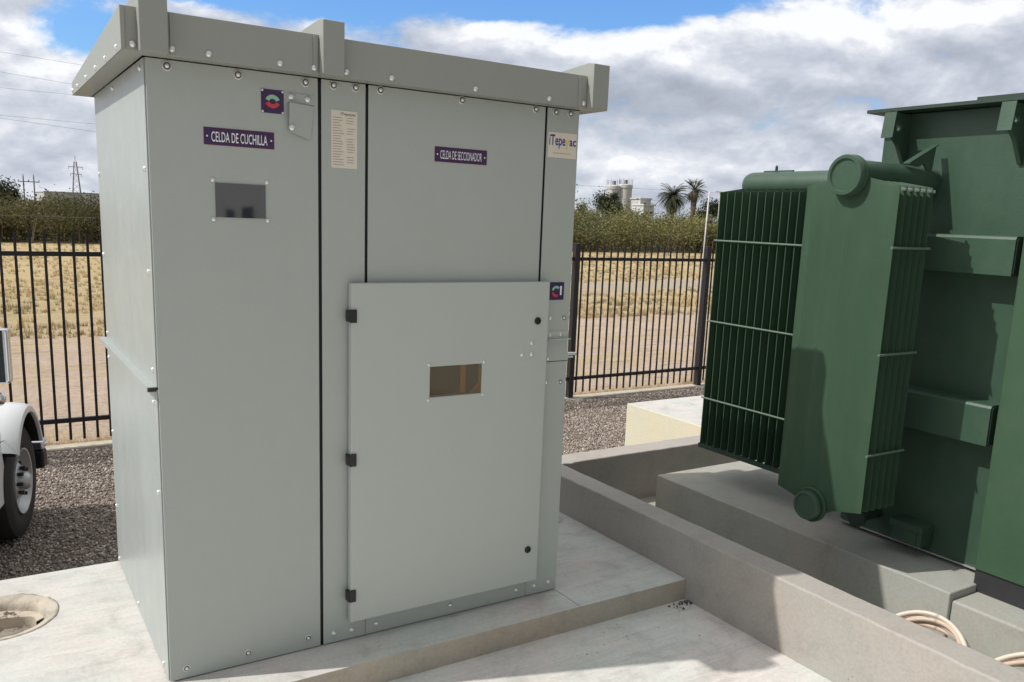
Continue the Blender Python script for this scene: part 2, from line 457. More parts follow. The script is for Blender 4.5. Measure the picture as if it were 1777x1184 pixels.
class MB:
    def __init__(s):
        s.v, s.f, s.mi = [], [], []

    def add(s, vs, fs, mi=0):
        b = len(s.v)
        s.v += [tuple(q) for q in vs]
        s.f += [tuple(b + i for i in f) for f in fs]
        s.mi += [mi] * len(fs)
        return s

    def box(s, x0, x1, y0, y1, z0, z1, mi=0):
        vs = [(x, y, z) for z in (z0, z1) for y in (y0, y1) for x in (x0, x1)]
        return s.add(vs, [(0, 2, 3, 1), (4, 5, 7, 6), (0, 1, 5, 4), (2, 6, 7, 3), (0, 4, 6, 2), (1, 3, 7, 5)], mi)

    def prism(s, pts, axis, a, b, mi=0):
        """polygon pts (2D) extruded between a and b along the axis; 2D order: x->(y,z) y->(x,z) z->(x,y)"""
        def P(p, t):
            return {'x': (t, p[0], p[1]), 'y': (p[0], t, p[1]), 'z': (p[0], p[1], t)}[axis]
        n = len(pts)
        vs = [P(p, a) for p in pts] + [P(p, b) for p in pts]
        fs = [tuple(range(n)), tuple(range(2 * n - 1, n - 1, -1))] + [(i, i + n, (i + 1) % n + n, (i + 1) % n) for i in range(n)]
        return s.add(vs, fs, mi)

    def cyl(s, p0, p1, r0, r1=None, n=16, mi=0, caps=True):
        r1 = r0 if r1 is None else r1
        p0, p1 = Vector(p0), Vector(p1)
        d = (p1 - p0).normalized()
        a = d.orthogonal().normalized(); b = d.cross(a)
        vs = []
        for p, r in ((p0, r0), (p1, r1)):
            for i in range(n):
                t = 2 * math.pi * i / n
                vs.append(p + a * r * math.cos(t) + b * r * math.sin(t))
        fs = [(i, (i + 1) % n, (i + 1) % n + n, i + n) for i in range(n)]
        if caps:
            fs += [tuple(range(n - 1, -1, -1)), tuple(range(n, 2 * n))]
        return s.add(vs, fs, mi)

    def lathe(s, prof, origin, axis, n=32, mi=0):
        """prof: list of (distance along axis, radius)"""
        o, d = Vector(origin), Vector(axis).normalized()
        a = d.orthogonal().normalized(); b = d.cross(a)
        vs, fs = [], []
        for h, r in prof:
            for i in range(n):
                t = 2 * math.pi * i / n
                vs.append(o + d * h + a * max(r, 1e-5) * math.cos(t) + b * max(r, 1e-5) * math.sin(t))
        for k in range(len(prof) - 1):
            for i in range(n):
                j = (i + 1) % n
                fs.append((k * n + i, k * n + j, (k + 1) * n + j, (k + 1) * n + i))
        return s.add(vs, fs, mi)

    def tube(s, pts, r, n=8, mi=0):
        pts = [Vector(p) for p in pts]
        vs, fs = [], []
        ref = Vector((0.13, .21, 1)).normalized()
        for k, p in enumerate(pts):
            d = (pts[min(k + 1, len(pts) - 1)] - pts[max(k - 1, 0)]).normalized()
            a = d.cross(ref).normalized(); b = d.cross(a)
            rr = r[k] if isinstance(r, (list, tuple)) else r
            for i in range(n):
                t = 2 * math.pi * i / n
                vs.append(p + a * rr * math.cos(t) + b * rr * math.sin(t))
        for k in range(len(pts) - 1):
            for i in range(n):
                j = (i + 1) % n
                fs.append((k * n + i, k * n + j, (k + 1) * n + j, (k + 1) * n + i))
        fs += [tuple(range(n)), tuple(range(len(vs) - 1, len(vs) - 1 - n, -1))]
        return s.add(vs, fs, mi)

    def build(s, name, mats, parent=None, bevel=0, smooth=False, seg=2, ang=30, xf=None):
        me = bpy.data.meshes.new(name)
        vs = s.v if xf is None else [tuple(xf @ Vector(q)) for q in s.v]
        me.from_pydata(vs, [], s.f)
        bm = bmesh.new(); bm.from_mesh(me)
        bmesh.ops.recalc_face_normals(bm, faces=bm.faces)
        bm.to_mesh(me); bm.free()
        ms = mats if isinstance(mats, (list, tuple)) else [mats]
        for m in ms:
            me.materials.append(m)
        if len(ms) > 1:
            me.polygons.foreach_set('material_index', s.mi)
        o = bpy.data.objects.new(name, me)
        col.objects.link(o)
        if parent is not None:
            o.parent = parent
            bpy.context.view_layer.update() if False else None
            o.matrix_parent_inverse = WINV.get(parent.name, Matrix.Identity(4))
            WINV[o.name] = Matrix.Identity(4)
        if smooth:
            for pl in me.polygons:
                pl.use_smooth = True
            if smooth == 'auto':
                md = o.modifiers.new('edges', 'EDGE_SPLIT'); md.split_angle = R(35)
        if bevel:
            md = o.modifiers.new('bevel', 'BEVEL')
            md.width = bevel; md.segments = seg; md.limit_method = 'ANGLE'; md.angle_limit = R(ang)
            md.harden_normals = True
            for pl in me.polygons:
                pl.use_smooth = True
        return o


WINV = {}


def thing(name, label, cat, loc=(0, 0, 0), group=None):
    o = bpy.data.objects.new(name, None)
    o.empty_display_size = .1
    o.location = loc
    col.objects.link(o)
    WINV[o.name] = Matrix.Translation(loc).inverted()
    tag(o, label, cat, group)
    return o


def tag(o, label=None, cat=None, group=None, kind=None):
    if label: o['label'] = label
    if cat: o['category'] = cat
    if group: o['group'] = group
    if kind: o['kind'] = kind
    return o


def boolean(o, cutters):
    for c in cutters:
        md = o.modifiers.new('cut', 'BOOLEAN'); md.operation = 'DIFFERENCE'; md.object = c; md.solver = 'EXACT'
    bpy.context.view_layer.update()
    dg = bpy.context.evaluated_depsgraph_get()
    me = bpy.data.meshes.new_from_object(o.evaluated_get(dg))
    for md in [m for m in o.modifiers if m.type == 'BOOLEAN']:
        o.modifiers.remove(md)
    o.data = me
    for c in cutters:
        bpy.data.objects.remove(c)


def text_mesh(name, s, m, parent, x0, x1, z0, z1, y, bold=.0):
    cu = bpy.data.curves.new(name, 'FONT')
    cu.body = s; cu.extrude = .0; cu.offset = bold; cu.size = 1; cu.resolution_u = 3
    t = bpy.data.objects.new(name, cu); col.objects.link(t)
    bpy.context.view_layer.update()
    me = bpy.data.meshes.new_from_object(t.evaluated_get(bpy.context.evaluated_depsgraph_get()))
    bpy.data.objects.remove(t)
    co = np.array([v.co[:] for v in me.vertices])
    mn, mx = co.min(0), co.max(0)
    for v in me.vertices:
        u = (v.co.x - mn[0]) / (mx[0] - mn[0]); w = (v.co.y - mn[1]) / (mx[1] - mn[1])
        v.co = (x0 + u * (x1 - x0), y, z0 + w * (z1 - z0))
    me.materials.clear(); me.materials.append(m)
    o = bpy.data.objects.new(name, me); col.objects.link(o)
    o.parent = parent; o.matrix_parent_inverse = WINV.get(parent.name, Matrix.Identity(4))
    return o


def quads_object(name, centers, sizes, m, parent=None, aspect=.5, up_bias=0.0, dirs=None):
    n = len(centers)
    a = rng.normal(size=(n, 3)) if dirs is None else dirs
    a[:, 2] += up_bias
    a /= np.linalg.norm(a, axis=1)[:, None]
    b = np.cross(a, rng.normal(size=(n, 3))); b /= np.linalg.norm(b, axis=1)[:, None]
    s = np.asarray(sizes)[:, None]
    c = np.asarray(centers)
    V = np.empty((n, 4, 3))
    V[:, 0] = c - a * s; V[:, 1] = c + b * s * aspect; V[:, 2] = c + a * s; V[:, 3] = c - b * s * aspect
    me = bpy.data.meshes.new(name)
    me.vertices.add(4 * n); me.loops.add(4 * n); me.polygons.add(n)
    me.vertices.foreach_set('co', V.reshape(-1))
    me.loops.foreach_set('vertex_index', np.arange(4 * n, dtype=np.int32))
    me.polygons.foreach_set('loop_start', np.arange(0, 4 * n, 4, dtype=np.int32))
    me.update(calc_edges=True)
    me.materials.append(m)
    o = bpy.data.objects.new(name, me); col.objects.link(o)
    if parent is not None:
        o.parent = parent; o.matrix_parent_inverse = WINV.get(parent.name, Matrix.Identity(4))
    return o


# ================================================================== SETTING
GZ = -.47
gb = MB()
gb.add([(-2500, -2500, -.50), (2500, -2500, -.50), (2500, 2500, -.50), (-2500, 2500, -.50)], [(0, 1, 2, 3)])
tag(gb.build('ground', M_ground), kind='structure', label='dry dirt and yellow grass field beyond the fence')
gv = MB(); gv.box(-25, 25, -25, 5.08, -.49, GZ)
tag(gv.build('gravel_yard', M_gravel), kind='structure', label='dark grey brown gravel inside the fence')
# slab and pad
sl = MB(); sl.box(-7, 2.27, -8, -.195, -.45, -.103)
tag(sl.build('lower_slab', M_slab), kind='structure', label='pinkish grey concrete slab below the step')
pd = MB(); pd.box(-7, 2.27, -.195, 1.21, -.46, 0)
pad = pd.build('equipment_pad', [M_conc, M_step])
cut = MB().cyl((-.495, .82, -.3), (-.495, .82, .1), .213, n=64).build('cutter', M_rim)
cut2 = MB().box(1.644, 1.648, -.3, -.001, -.012, .05).build('cutter', M_rim)
cut3 = MB().box(1.644, 1.648, -.2, -.19, -.09, .05).build('cutter', M_rim)
boolean(pad, [cut, cut2])
bpy.data.objects.remove(cut3)
bv = pad.modifiers.new('bevel', 'BEVEL'); bv.width = .007; bv.segments = 3; bv.limit_method = 'ANGLE'; bv.angle_limit = R(60)
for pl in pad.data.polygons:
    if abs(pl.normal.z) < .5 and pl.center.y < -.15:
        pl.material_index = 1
tag(pad, kind='structure', label='pale trowelled concrete pad with a step under the grey cabinet')

# round recess in the pad
rec = thing('round_recess', 'round rough-edged hole cast in the pale concrete pad left of the grey cabinet', 'drain hole', (-.495, .82, 0))
rr = MB(); n = 72
prof = [(.2125, -.004), (.212, .003), (.198, .001), (.186, -.006), (.170, -.010), (.161, -.03), (.156, -.105)]
vs = []
for k, (r, z) in enumerate(prof):
    for i in range(n):
        a = 2 * math.pi * i / n
        nn = noise.noise(Vector((math.cos(a) * 4, math.sin(a) * 4, k * .7)))
        q = noise.noise(Vector((math.cos(a) * 13, math.sin(a) * 13, k * 1.7)))
        rad = r + (0 if k == 0 else nn * .010 + q * .004)
        vs.append((-.495 + rad * math.cos(a), .82 + rad * math.sin(a), z + (0 if k == 0 else q * .004)))
fs = [(k * n + i, k * n + (i + 1) % n, (k + 1) * n + (i + 1) % n, (k + 1) * n + i) for k in range(len(prof) - 1) for i in range(n)]
rr.add(vs, fs)
rr.build('rim', M_rim, rec, smooth=True)
bt = MB(); bt.cyl((-.495, .82, -.20), (-.495, .82, -.100), .17, n=48)
bt.build('bottom', M_bot, rec)
cr = MB()
lo, li = [], []
for k in range(25):
    a = R(8 + 164 * k / 24)
    lo.append((-.495 + .160 * math.cos(a), .82 + .160 * math.sin(a)))
    rr_ = .118 + .010 * math.sin(k * .45)
    li.append((-.495 + rr_ * math.cos(a) * 1.1, .82 + rr_ * math.sin(a)))
qv, qf = [], []
for k in range(25):
    dz = .002 * math.sin(k * .7)
    qv += [(*lo[k], -.045 + dz), (*li[k], -.055 + dz), (li[k][0], li[k][1] - .008, -.14), (*lo[k], -.14)]
for k in range(24):
    qf += [(4 * k + a_, 4 * k + (a_ + 1) % 4, 4 * k + 4 + (a_ + 1) % 4, 4 * k + 4 + a_) for a_ in range(4)]
cr.add(qv, qf)
cr.build('ledge', M_rim, rec, smooth='auto')
# lumps of gravel fallen in the recess
# small ring cast in the pad beside the tub wall
r2 = MB()
r2.lathe([(0, .001), (.0005, .05), (.004, .055), (.004, .075), (.001, .085)], (2.135, .77, .0005), (0, 0, 1), 40)
tag(r2.build('pad_ring', M_rim, smooth=True), 'small round cast ring in the pad between grey cabinet and tub wall', 'drain ring')

# oil containment tub
tub = thing('containment_tub', 'low concrete oil containment tub walls round the green transformer', 'low wall', (2.34, 0, -.103))
w = MB(); w.prism([(2.27, -.46), (2.27, .215), (2.412, .215), (2.412, -.46)], 'y', -8, 1.21)
ow = w.build('near_wall', M_wall, tub, bevel=.009, seg=3, ang=50)
roughen(ow, 1)
w = MB(); w.box(2.412, 7.2, 1.045, 1.21, -.46, .2148)
roughen(w.build('far_wall', M_wall, tub, bevel=.009, seg=3, ang=50), 0)
w = MB(); w.box(7.2, 7.35, -8, 1.21, -.46, .2146)
w.build('end_wall', M_wall, tub, bevel=.009, seg=3)
w = MB(); w.box(2.412, 7.2, -8, 1.045, -.3, -.10)
w.build('tub_floor', M_plin, tub)

# plinth
pl_ = thing('transformer_plinth', 'grey concrete plinth inside the tub carrying the green transformer', 'plinth', (3.8, 0, -.1))
w = MB(); w.box(2.985, 5.2, -1.06, .83, -.099, .13)
roughen(w.build('upper_block', M_plin, pl_, bevel=.008, seg=3, ang=50), 1, .05, .0016)
w = MB(); w.box(3.0, 5.2, -8, -1.06, -.099, .095)
w.build('lower_block', M_plin, pl_, bevel=.012, seg=3)

# yellow plinth beyond the tub
w = MB(); w.box(4.56, 6.6, 1.4, 3.0, GZ, 0, 0)
yb = w.build('cream_block', [M_ybl, M_conc], bevel=.006)
w = None
for p_ in yb.data.polygons:
    if p_.normal.z > .5:
        p_.material_index = 1
tag(yb, 'pale yellow painted concrete block beyond the tub, left of the radiator', 'concrete block')

# ================================================================== FENCE
YF = 5.165
fe = thing('steel_picket_fence', 'black steel picket fence running behind the grey cabinet across the yard edge', 'fence', (0, YF, GZ))
posts = [5.49 + 2.12 * k for k in range(-6, 6)]
for i, px in enumerate(posts):
    w = MB(); w.box(px - .034, px + .034, YF - .034, YF + .034, -.5, 1.385)
    w.build('post', M_fence, fe, bevel=.003)
    w = MB(); w.box(px - .12, px + .12, YF - .12, YF + .1, -.5, -.468 + .012)
    w.build('footing', M_curb, fe, bevel=.005)
    off = .075 if px > 1 else .048
    if i < len(posts) - 1:
        w = MB()
        for z in (1.207, -.222):
            w.box(px + .034, px + 2.086, YF - .016, YF + .016, z - .019, z + .019)
        for k in range(20):
            x = px + off + .106 * k
            if x > px + 2.08:
                break
            w.box(x - .0105, x + .0105, YF - .027, YF - .0165, -.392, 1.378)
        w.build('picket_panel', M_fence, fe)
w = MB(); w.box(-25, 25, 5.08, 5.25, -.52, -.452)
tag(w.build('fence_kerb', M_curb, bevel=.006), 'low pale concrete kerb at the foot of the black fence', 'kerb')
# energised wire and its fibreglass rod
w = MB()
w.tube([(-25, YF + .03, 1.53), (-10, YF + .03, 1.50), (7.56, YF + .03, 1.52), (25, YF + .03, 1.50)], .0011, 5)
tag(w.build('fence_wire', M_steel), 'thin pale wire strung just above the black picket fence', 'wire')
rod = thing('wire_rod', 'thin white rod with insulators fixed to the fence post left of the radiator', 'rod', (7.60, YF + .06, 0))
w = MB(); w.tube([(7.58, YF + .05, -.46), (7.585, YF + .05, 1.4), (7.60, YF + .05, 2.08)], .010, 8)
w.build('rod_shaft', M_pole, rod, smooth=True)
for z in (.2, 1.5, 1.70):
    w = MB(); w.cyl((7.59, YF + .02, z), (7.59, YF - .03, z), .018, n=10)
    w.build('insulator', M_black, rod)

# ================================================================== CABINET
cab = thing('switchgear_cabinet', 'large grey steel electrical cabinet with a bolted front and overhanging roof', 'electrical cabinet')
W, D, H = 1.648, 1.215, 2.10
w = MB(); w.box(.006, W - .004, .008, D, .001, H - .02)
w.build('inner_shell', M_gap, cab)
# front: x0,x1 of each sheet
for nm, x0, x1, z0, z1 in (('front_sheet', .000, .5445, .004, H - .012), ('centre_post_sheet', .5565, .7175, .004, H - .012),
                           ('front_sheet', .7285, 1.4815, .004, H - .012), ('corner_post_sheet', 1.4925, W, .004, H - .012)):
    w = MB(); w.box(x0, x1, 0, .0055, z0, z1)
    if nm == 'centre_post_sheet':
        w = MB(); w.prism([(.5565, .004), (.727, .004), (.727, 1.38), (.7175, 1.38), (.7175, H - .012), (.5565, H - .012)], 'y', 0, .0055)
    if nm == 'corner_post_sheet':
        w = MB(); w.prism([(1.483, .004), (W, .004), (W, H - .012), (1.4925, H - .012), (1.4925, 1.38), (1.483, 1.38)], 'y', 0, .0055)
    w.build(nm, M_gray, cab, bevel=.0016)
# left side sheets, slightly proud
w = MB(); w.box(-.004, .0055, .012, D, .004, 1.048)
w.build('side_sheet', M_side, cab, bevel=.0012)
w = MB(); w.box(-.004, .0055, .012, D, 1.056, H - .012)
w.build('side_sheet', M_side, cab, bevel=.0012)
w = MB()
w.add([(-.004, .012, 1.056), (-.034, .012, 1.056), (-.034, D, 1.056), (-.004, D, 1.056), (-.004, .012, 1.059), (-.034, .012, 1.059), (-.034, D, 1.059), (-.004, D, 1.059)],
      [(0, 1, 2, 3), (7, 6, 5, 4), (0, 4, 5, 1), (1, 5, 6, 2), (2, 6, 7, 3), (3, 7, 4, 0)])
w.box(-.034, -.0315, .012, D, 1.043, 1.056)
w.box(-.030, -.004, .016, .020, 1.042, 1.0555, 1)
w.build('side_flange', [M_side, M_black], cab)
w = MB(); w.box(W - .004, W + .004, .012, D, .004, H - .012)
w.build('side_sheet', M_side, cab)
w = MB(); w.box(.0, W, D, D + .005, .004, H - .012)
w.build('rear_sheet', M_side, cab)
w = MB(); w.box(.10, 1.625, D + .006, 1.300, .09, 2.02)  # unseen box added to widen the cabinet's shadow onto the plinth corner
w.build('rear_shade_box', M_side, cab, bevel=.003)

# bolts
def bolt_mesh(kind):
    b = MB()
    if kind == 'washer':
        b.lathe([(0, .0155), (.0018, .0155), (.0022, .0148), (.0022, .0112)], (0, 0, 0), (0, -1, 0), 20, 1)
        b.lathe([(.0022, .0112), (.0006, .0108), (.0006, .0085), (.0022, .0078)], (0, 0, 0), (0, -1, 0), 20, 2)
        b.lathe([(.0022, .0075), (.0040, .0078), (.0075, .0066), (.0088, .004), (.0092, 0)], (0, 0, 0), (0, -1, 0), 12, 0)
    else:
        b.lathe([(0, .0102), (.003, .0102), (.0058, .0075), (.0070, .004), (.0074, 0)], (0, 0, 0), (0, -1, 0), 16, 0)
    me_o = b.build('bolt', [M_zinc, M_zincw, M_hole], smooth='auto')
    me = me_o.data
    bpy.data.objects.remove(me_o)
    return me


BW, BD = bolt_mesh('washer'), bolt_mesh('dome')


def bolt(x, y, z, me=BW, parent=cab, rz=0, s=1.0):
    o = bpy.data.objects.new('bolt', me); col.objects.link(o)
    o.parent = parent; o.matrix_parent_inverse = WINV.get(parent.name, Matrix.Identity(4))
    o.location = (x, y, z); o.rotation_euler = (0, 0, rz); o.scale = (s, s, s)
    return o


for x, z in ((.062, 2.073), (.278, 2.072), (.501, 2.074), (.600, 2.076), (.680, 2.077), (.773, 2.079), (1.102, 2.079), (1.434, 2.079), (1.531, 2.077), (1.603, 2.077)):
    bolt(x, 0, z - .004)
for x, z in ((.055, .041), (.27, .045), (.496, .047), (.597, .041), (.671, .038), (.773, .041), (1.106, .044), (1.433, .043), (1.528, .042), (1.604, .045)):
    bolt(x, 0, z, BD if x > .55 else BW, s=1.0 if x > .55 else .85)
for x, z, k in ((1.55, 1.241, BD), (1.619, 1.241, BW), (1.554, 1.167, BD), (1.608, 1.169, BD), (1.548, 1.068, BD), (1.545, .966, BD), (1.617, .963, BW)):
    bolt(x, 0, z, k, s=.85)
for y, z in ((.056, 1.757), (.066, 1.43), (.063, 1.107), (1.17, 1.764), (1.165, 1.426), (1.17, 1.083), (1.17, .974), (.075, .994), (.055, .683), (1.17, .635), (1.17, .284), (.636, .03), (.094, .03), (1.165, .03), (.07, 2.062), (.671, 2.062)):
    bolt(-.004, y, z, BD, rz=-math.pi / 2, s=.9)

# roof
roof = MB()
xr0, xr1, yr0, yr1 = -.078, 1.728, -.08, 1.30
zf0, zf1, zb1 = 2.089, 2.212, 2.142
t_ = .004
roof.add([(xr0, yr0, zf0), (xr1, yr0, zf0), (xr1, yr1, zf0), (xr0, yr1, zf0), (xr0, yr0, zf1), (xr1, yr0, zf1), (xr1, yr1, zb1), (xr0, yr1, zb1)],
         [(4, 5, 6, 7), (0, 1, 5, 4), (1, 2, 6, 5), (2, 3, 7, 6), (3, 0, 4, 7)])
ro = roof.build('roof', M_roof, cab)
sm = ro.modifiers.new('sheet', 'SOLIDIFY'); sm.thickness = .004; sm.offset = -1
bv = ro.modifiers.new('bevel', 'BEVEL'); bv.width = .003; bv.segments = 2; bv.limit_method = 'ANGLE'
# turned-in lip under the fascia and the soffit
w = MB()
w.box(xr0 + .004, xr0 + .070, yr0 + .004, yr1 - .004, zf0 + .001, zf0 + .004)
w.box(xr0 + .070, xr1 - .004, yr0 + .004, yr0 + .074, zf0 + .001, zf0 + .004)
w.box(xr1 - .072, xr1 - .004, yr0 + .075, yr1 - .004, zf0 + .001, zf0 + .004)
w.build('soffit', M_roof, ro)
for x0, x1 in ((-.033, .047), (.520, .594), (1.620, 1.698)):
    w = MB()
    # hat rib across the roof, folded down over the fascia
    prof = [(-.121, 2.087), (-.082, 2.087), (-.082, 2.200), (1.305, 2.138), (1.305, 2.180), (-.085, 2.262), (-.121, 2.255)]
    w.prism(prof, 'x', x0, x1)
    w.build('roof_rib', M_roof, ro, bevel=.003)
for x0, x1 in ((-.012 + .512, .516), (1.578, 1.594), (-.078, -.066), (.058, .066)):
    w = MB(); w.box(x0, x1, -.0845, -.0803, zf0 + .002, zf1 - .004)
    w.build('fold', M_roof, ro, bevel=.001)
for x in (-.046, .063, .170, .391, .504, .615, .780, 1.113, 1.441, 1.608):
    bolt(x, -.0805, 2.107, BD, ro, s=.95)
for y in (.0, .25, .5, .78, 1.08, 1.26):
    bolt(xr0, y, 2.105, BD, ro, rz=-math.pi / 2, s=.85)

# door
dr = MB(); dr.box(.652, 1.517, -.036, -.006, .087, 1.397)
door = dr.build('door', M_gray2, cab)
c1 = MB().box(.974, 1.204, -.1, -.012, .953, 1.073).build('cutter', M_gap)
boolean(door, [c1])
bv = door.modifiers.new('bevel', 'BEVEL'); bv.width = .0035; bv.segments = 3; bv.limit_method = 'ANGLE'
w = MB(); w.box(.662, 1.507, -.0065, -.0005, .097, 1.387)
w.build('gasket', M_gap, door)
w = MB(); w.box(.975, 1.203, -.0125, -.0105, .954, 1.072)
w.box(1.115, 1.140, -.020, -.0126, .955, 1.0715, 1)
w.prism([(1.150, .954), (1.202, .954), (1.202, .998), (1.178, .975)], 'y', -.019, -.0127, 1)
w.build('window_interior', [M_inside, M_bus], door)
w = MB(); w.box(.9745, 1.2035, -.0345, -.0325, .9535, 1.0725)
w.build('window_pane', M_pane2, door)
for x, z in ((.968, 1.082), (1.212, 1.080), (1.211, .946), (.967, .943)):
    bolt(x, -.036, z, BD, door, s=.62)
for x, z in ((1.438, 1.146), (1.392, 1.099), (1.439, 1.099)):
    bolt(x, -.036, z, BD, door, s=.9)
for z in (1.279, .740, .198):
    w = MB(); w.box(.645, .672, -.043, -.0362, z - .024, z + .024)
    w.box(.640, .6515, -.040, -.010, z - .021, z + .021)
    w.build('hinge', M_black, door, bevel=.002)
for z in (1.237, .239):
    w = MB(); w.lathe([(0, .015), (.004, .015), (.006, .013), (.006, .008), (.003, .0075), (.003, 0)], (1.462, -.0362, z), (0, -1, 0), 24)
    w.box(1.4605, 1.4635, -.0405, -.039, z - .0065, z + .0065)
    w.build('lock', M_black, door, smooth='auto')

# viewing pane on the left-hand sheet
w = MB(); w.box(.197, .360, -.0032, -.0004, 1.614, 1.724)
vp_ = w.build('viewing_pane', M_pane, cab)
for x, z in ((.190, 1.733), (.366, 1.734), (.367, 1.608), (.190, 1.607)):
    bolt(x, -.0004, z, BD, vp_, s=.72)

# engraved signs
def sign(label, s, x0, x1, z0, z1, tx0, tx1, tz0, tz1, bold=.008):
    w = MB(); w.box(x0, x1, -.0022, -.0004, z0, z1)
    w.box(x0 - .0015, x1 + .0015, -.0012, -.0003, z0 - .0015, z1 + .0015, 1)
    o = w.build('name_sign', [M_purple, M_redd], cab)
    o['label'] = label
    text_mesh('lettering', s, M_white, o, tx0, tx1, tz0, tz1, -.0028, bold)
    for x in (x0 + .009, x1 - .009):
        b_ = bolt(x, -.0022, (z0 + z1) / 2, BD, o, s=.33)
    return o


sign('purple sign reading CELDA DE CUCHILLA', 'CELDA DE CUCHILLA', .167, .391, 1.844, 1.896, .189, .369, 1.853, 1.885)
sign('purple sign reading CELDA DE SECCIONADOR', 'CELDA DE SECCIONADOR', .993, 1.215, 1.846, 1.898, 1.014, 1.193, 1.856, 1.887, .0)


def arc_pts(cx, cz, r0, r1, a0, a1, n=18):
    o_ = [(cx + r1 * math.cos(R(a0 + (a1 - a0) * i / n)), cz + r1 * math.sin(R(a0 + (a1 - a0) * i / n))) for i in range(n + 1)]
    i_ = [(cx + r0 * math.cos(R(a1 - (a1 - a0) * i / n)), cz + r0 * math.sin(R(a1 - (a1 - a0) * i / n))) for i in range(n + 1)]
    return o_, i_


def arc_strip(w, cx, cz, r0, r1, a0, a1, y, mi, n=18):
    vs, fs = [], []
    for i in range(n + 1):
        a = R(a0 + (a1 - a0) * i / n)
        vs += [(cx + r0 * math.cos(a), y, cz + r0 * math.sin(a)), (cx + r1 * math.cos(a), y, cz + r1 * math.sin(a))]
    for i in range(n):
        fs.append((2 * i, 2 * i + 1, 2 * i + 3, 2 * i + 2))
    w.add(vs, fs, mi)


w = MB(); w.box(.351, .426, -.0022, -.0004, 1.959, 2.034)
arc_strip(w, .3885, 1.992, .013, .026, 25, 155, -.0030, 1)
arc_strip(w, .3885, 2.001, .013, .026, 205, 335, -.0030, 2)
ind = w.build('position_plate', [M_purple, M_grn, M_red], cab)
for x in (.355, .422):
    for z in (1.963, 2.030):
        bolt(x, -.0022, z, BD, ind, s=.40)
# small hasp plate beside it
hs = MB()
hs.box(.437, .530, -.003, -.0004, 1.998, 2.030)
vs_ = [(.440, -.020, 1.996), (.528, -.006, 1.992), (.518, -.004, 1.888), (.508, -.006, 1.884), (.444, -.016, 1.905), (.439, -.017, 1.912)]
vs2 = [(x, y + .0018, z) for x, y, z in vs_]
hs.add(vs_ + vs2, [tuple(range(6)), tuple(range(11, 5, -1))] + [(q, q + 6, (q + 1) % 6 + 6, (q + 1) % 6) for q in range(6)])
hs.add([(.440, -.020, 1.996), (.528, -.006, 1.992), (.530, -.0005, 1.997), (.441, -.0005, 1.999), (.440, -.020, 1.9975), (.528, -.006, 1.9935), (.530, -.0005, 1.9985), (.441, -.0005, 2.0005)],
       [(0, 1, 2, 3), (7, 6, 5, 4), (0, 4, 5, 1), (1, 5, 6, 2), (2, 6, 7, 3), (3, 7, 4, 0)])
hp = hs.build('hasp', M_gray, cab)
for x, z, y in ((.451, 2.018, -.003), (.507, 2.015, -.003), (.449, 1.918, -.016)):
    bolt(x, y, z, BD, hp, s=1.1)

# rating sheet with rows of small print
w = MB(); w.box(.591, .686, -.0014, -.0004, 1.797, 1.991)
rp = w.build('rating_sheet', M_cream, cab)
text_mesh('heading', 'iTepeyac', M_ink, rp, .625, .680, 1.973, 1.985, -.0018, .01)
w = MB()
rows = ['CELDA', 'TENSION', 'CORRIENTE', 'FREC', 'NBAI', 'SERIE', 'FECHA']
z = 1.966
k = 0
while z > 1.803:
    wd = random.uniform(.55, 1.0)
    w.add([(.596, -.0018, z), (.596 + .045 * wd, -.0018, z), (.596 + .045 * wd, -.0018, z + .0021), (.596, -.0018, z + .0021)], [(0, 1, 2, 3)])
    if random.random() < .75:
        x0 = .645 + random.uniform(0, .004)
        w.add([(x0, -.0018, z), (x0 + .034 * random.uniform(.4, 1), -.0018, z), (x0 + .03, -.0018, z + .0021), (x0, -.0018, z + .0021)], [(0, 1, 2, 3)])
    z -= .0088; k += 1
w.build('small_print', M_inkg, rp)

# maker's sticker
w = MB(); w.box(1.499, 1.640, -.0014, -.0004, 1.896, 1.995)
ms_ = w.build('logo_sticker', M_cream, cab)
text_mesh('logo_lettering', 'iTepe', M_blue, ms_, 1.504, 1.584, 1.931, 1.986, -.0018, .02)
text_mesh('logo_letter', 'y', M_yel, ms_, 1.585, 1.603, 1.931, 1.969, -.0018, .03)
text_mesh('logo_lettering', 'ac', M_blue, ms_, 1.604, 1.637, 1.945, 1.969, -.0018, .02)
w = MB()
for k in range(11):
    x0 = 1.525 + .008 * k
    w.add([(x0, -.0018, 1.912), (x0 + .006, -.0018, 1.912), (x0 + .006, -.0018, 1.9165), (x0, -.0018, 1.9165)], [(0, 1, 2, 3)])
w.build('strapline', M_org, ms_)

# operating-handle details on the right-hand post
w = MB(); w.box(1.541, 1.612, -.0022, -.0004, 1.318, 1.392)
arc_strip(w, 1.572, 1.355, .012, .022, 40, 170, -.0030, 1)
arc_strip(w, 1.572, 1.352, .012, .022, 190, 300, -.0030, 2)
w.box(1.592, 1.600, -.0034, -.0022, 1.338, 1.376, 3)
w.build('position_plate', [M_purple, M_grn, M_red, M_white], cab)
w = MB(); w.box(1.536, 1.6475, -.022, -.0004, 1.150, 1.153); w.box(1.536, 1.6475, -.0025, -.0004, 1.153, 1.185)
w.build('ledge_bracket', M_gray2, cab)
w = MB(); w.box(1.536, 1.6475, -.0015, -.0004, 1.054, 1.0562)
w.build('seam', M_gap, cab)
w = MB(); w.cyl((W, -.0, 1.085), (W + .045, -.0, 1.083), .007, n=12); w.cyl((W, 0, 1.070), (W + .03, 0, 1.070), .004, n=10)
w.build('shaft_stub', M_zinc, cab, smooth='auto')

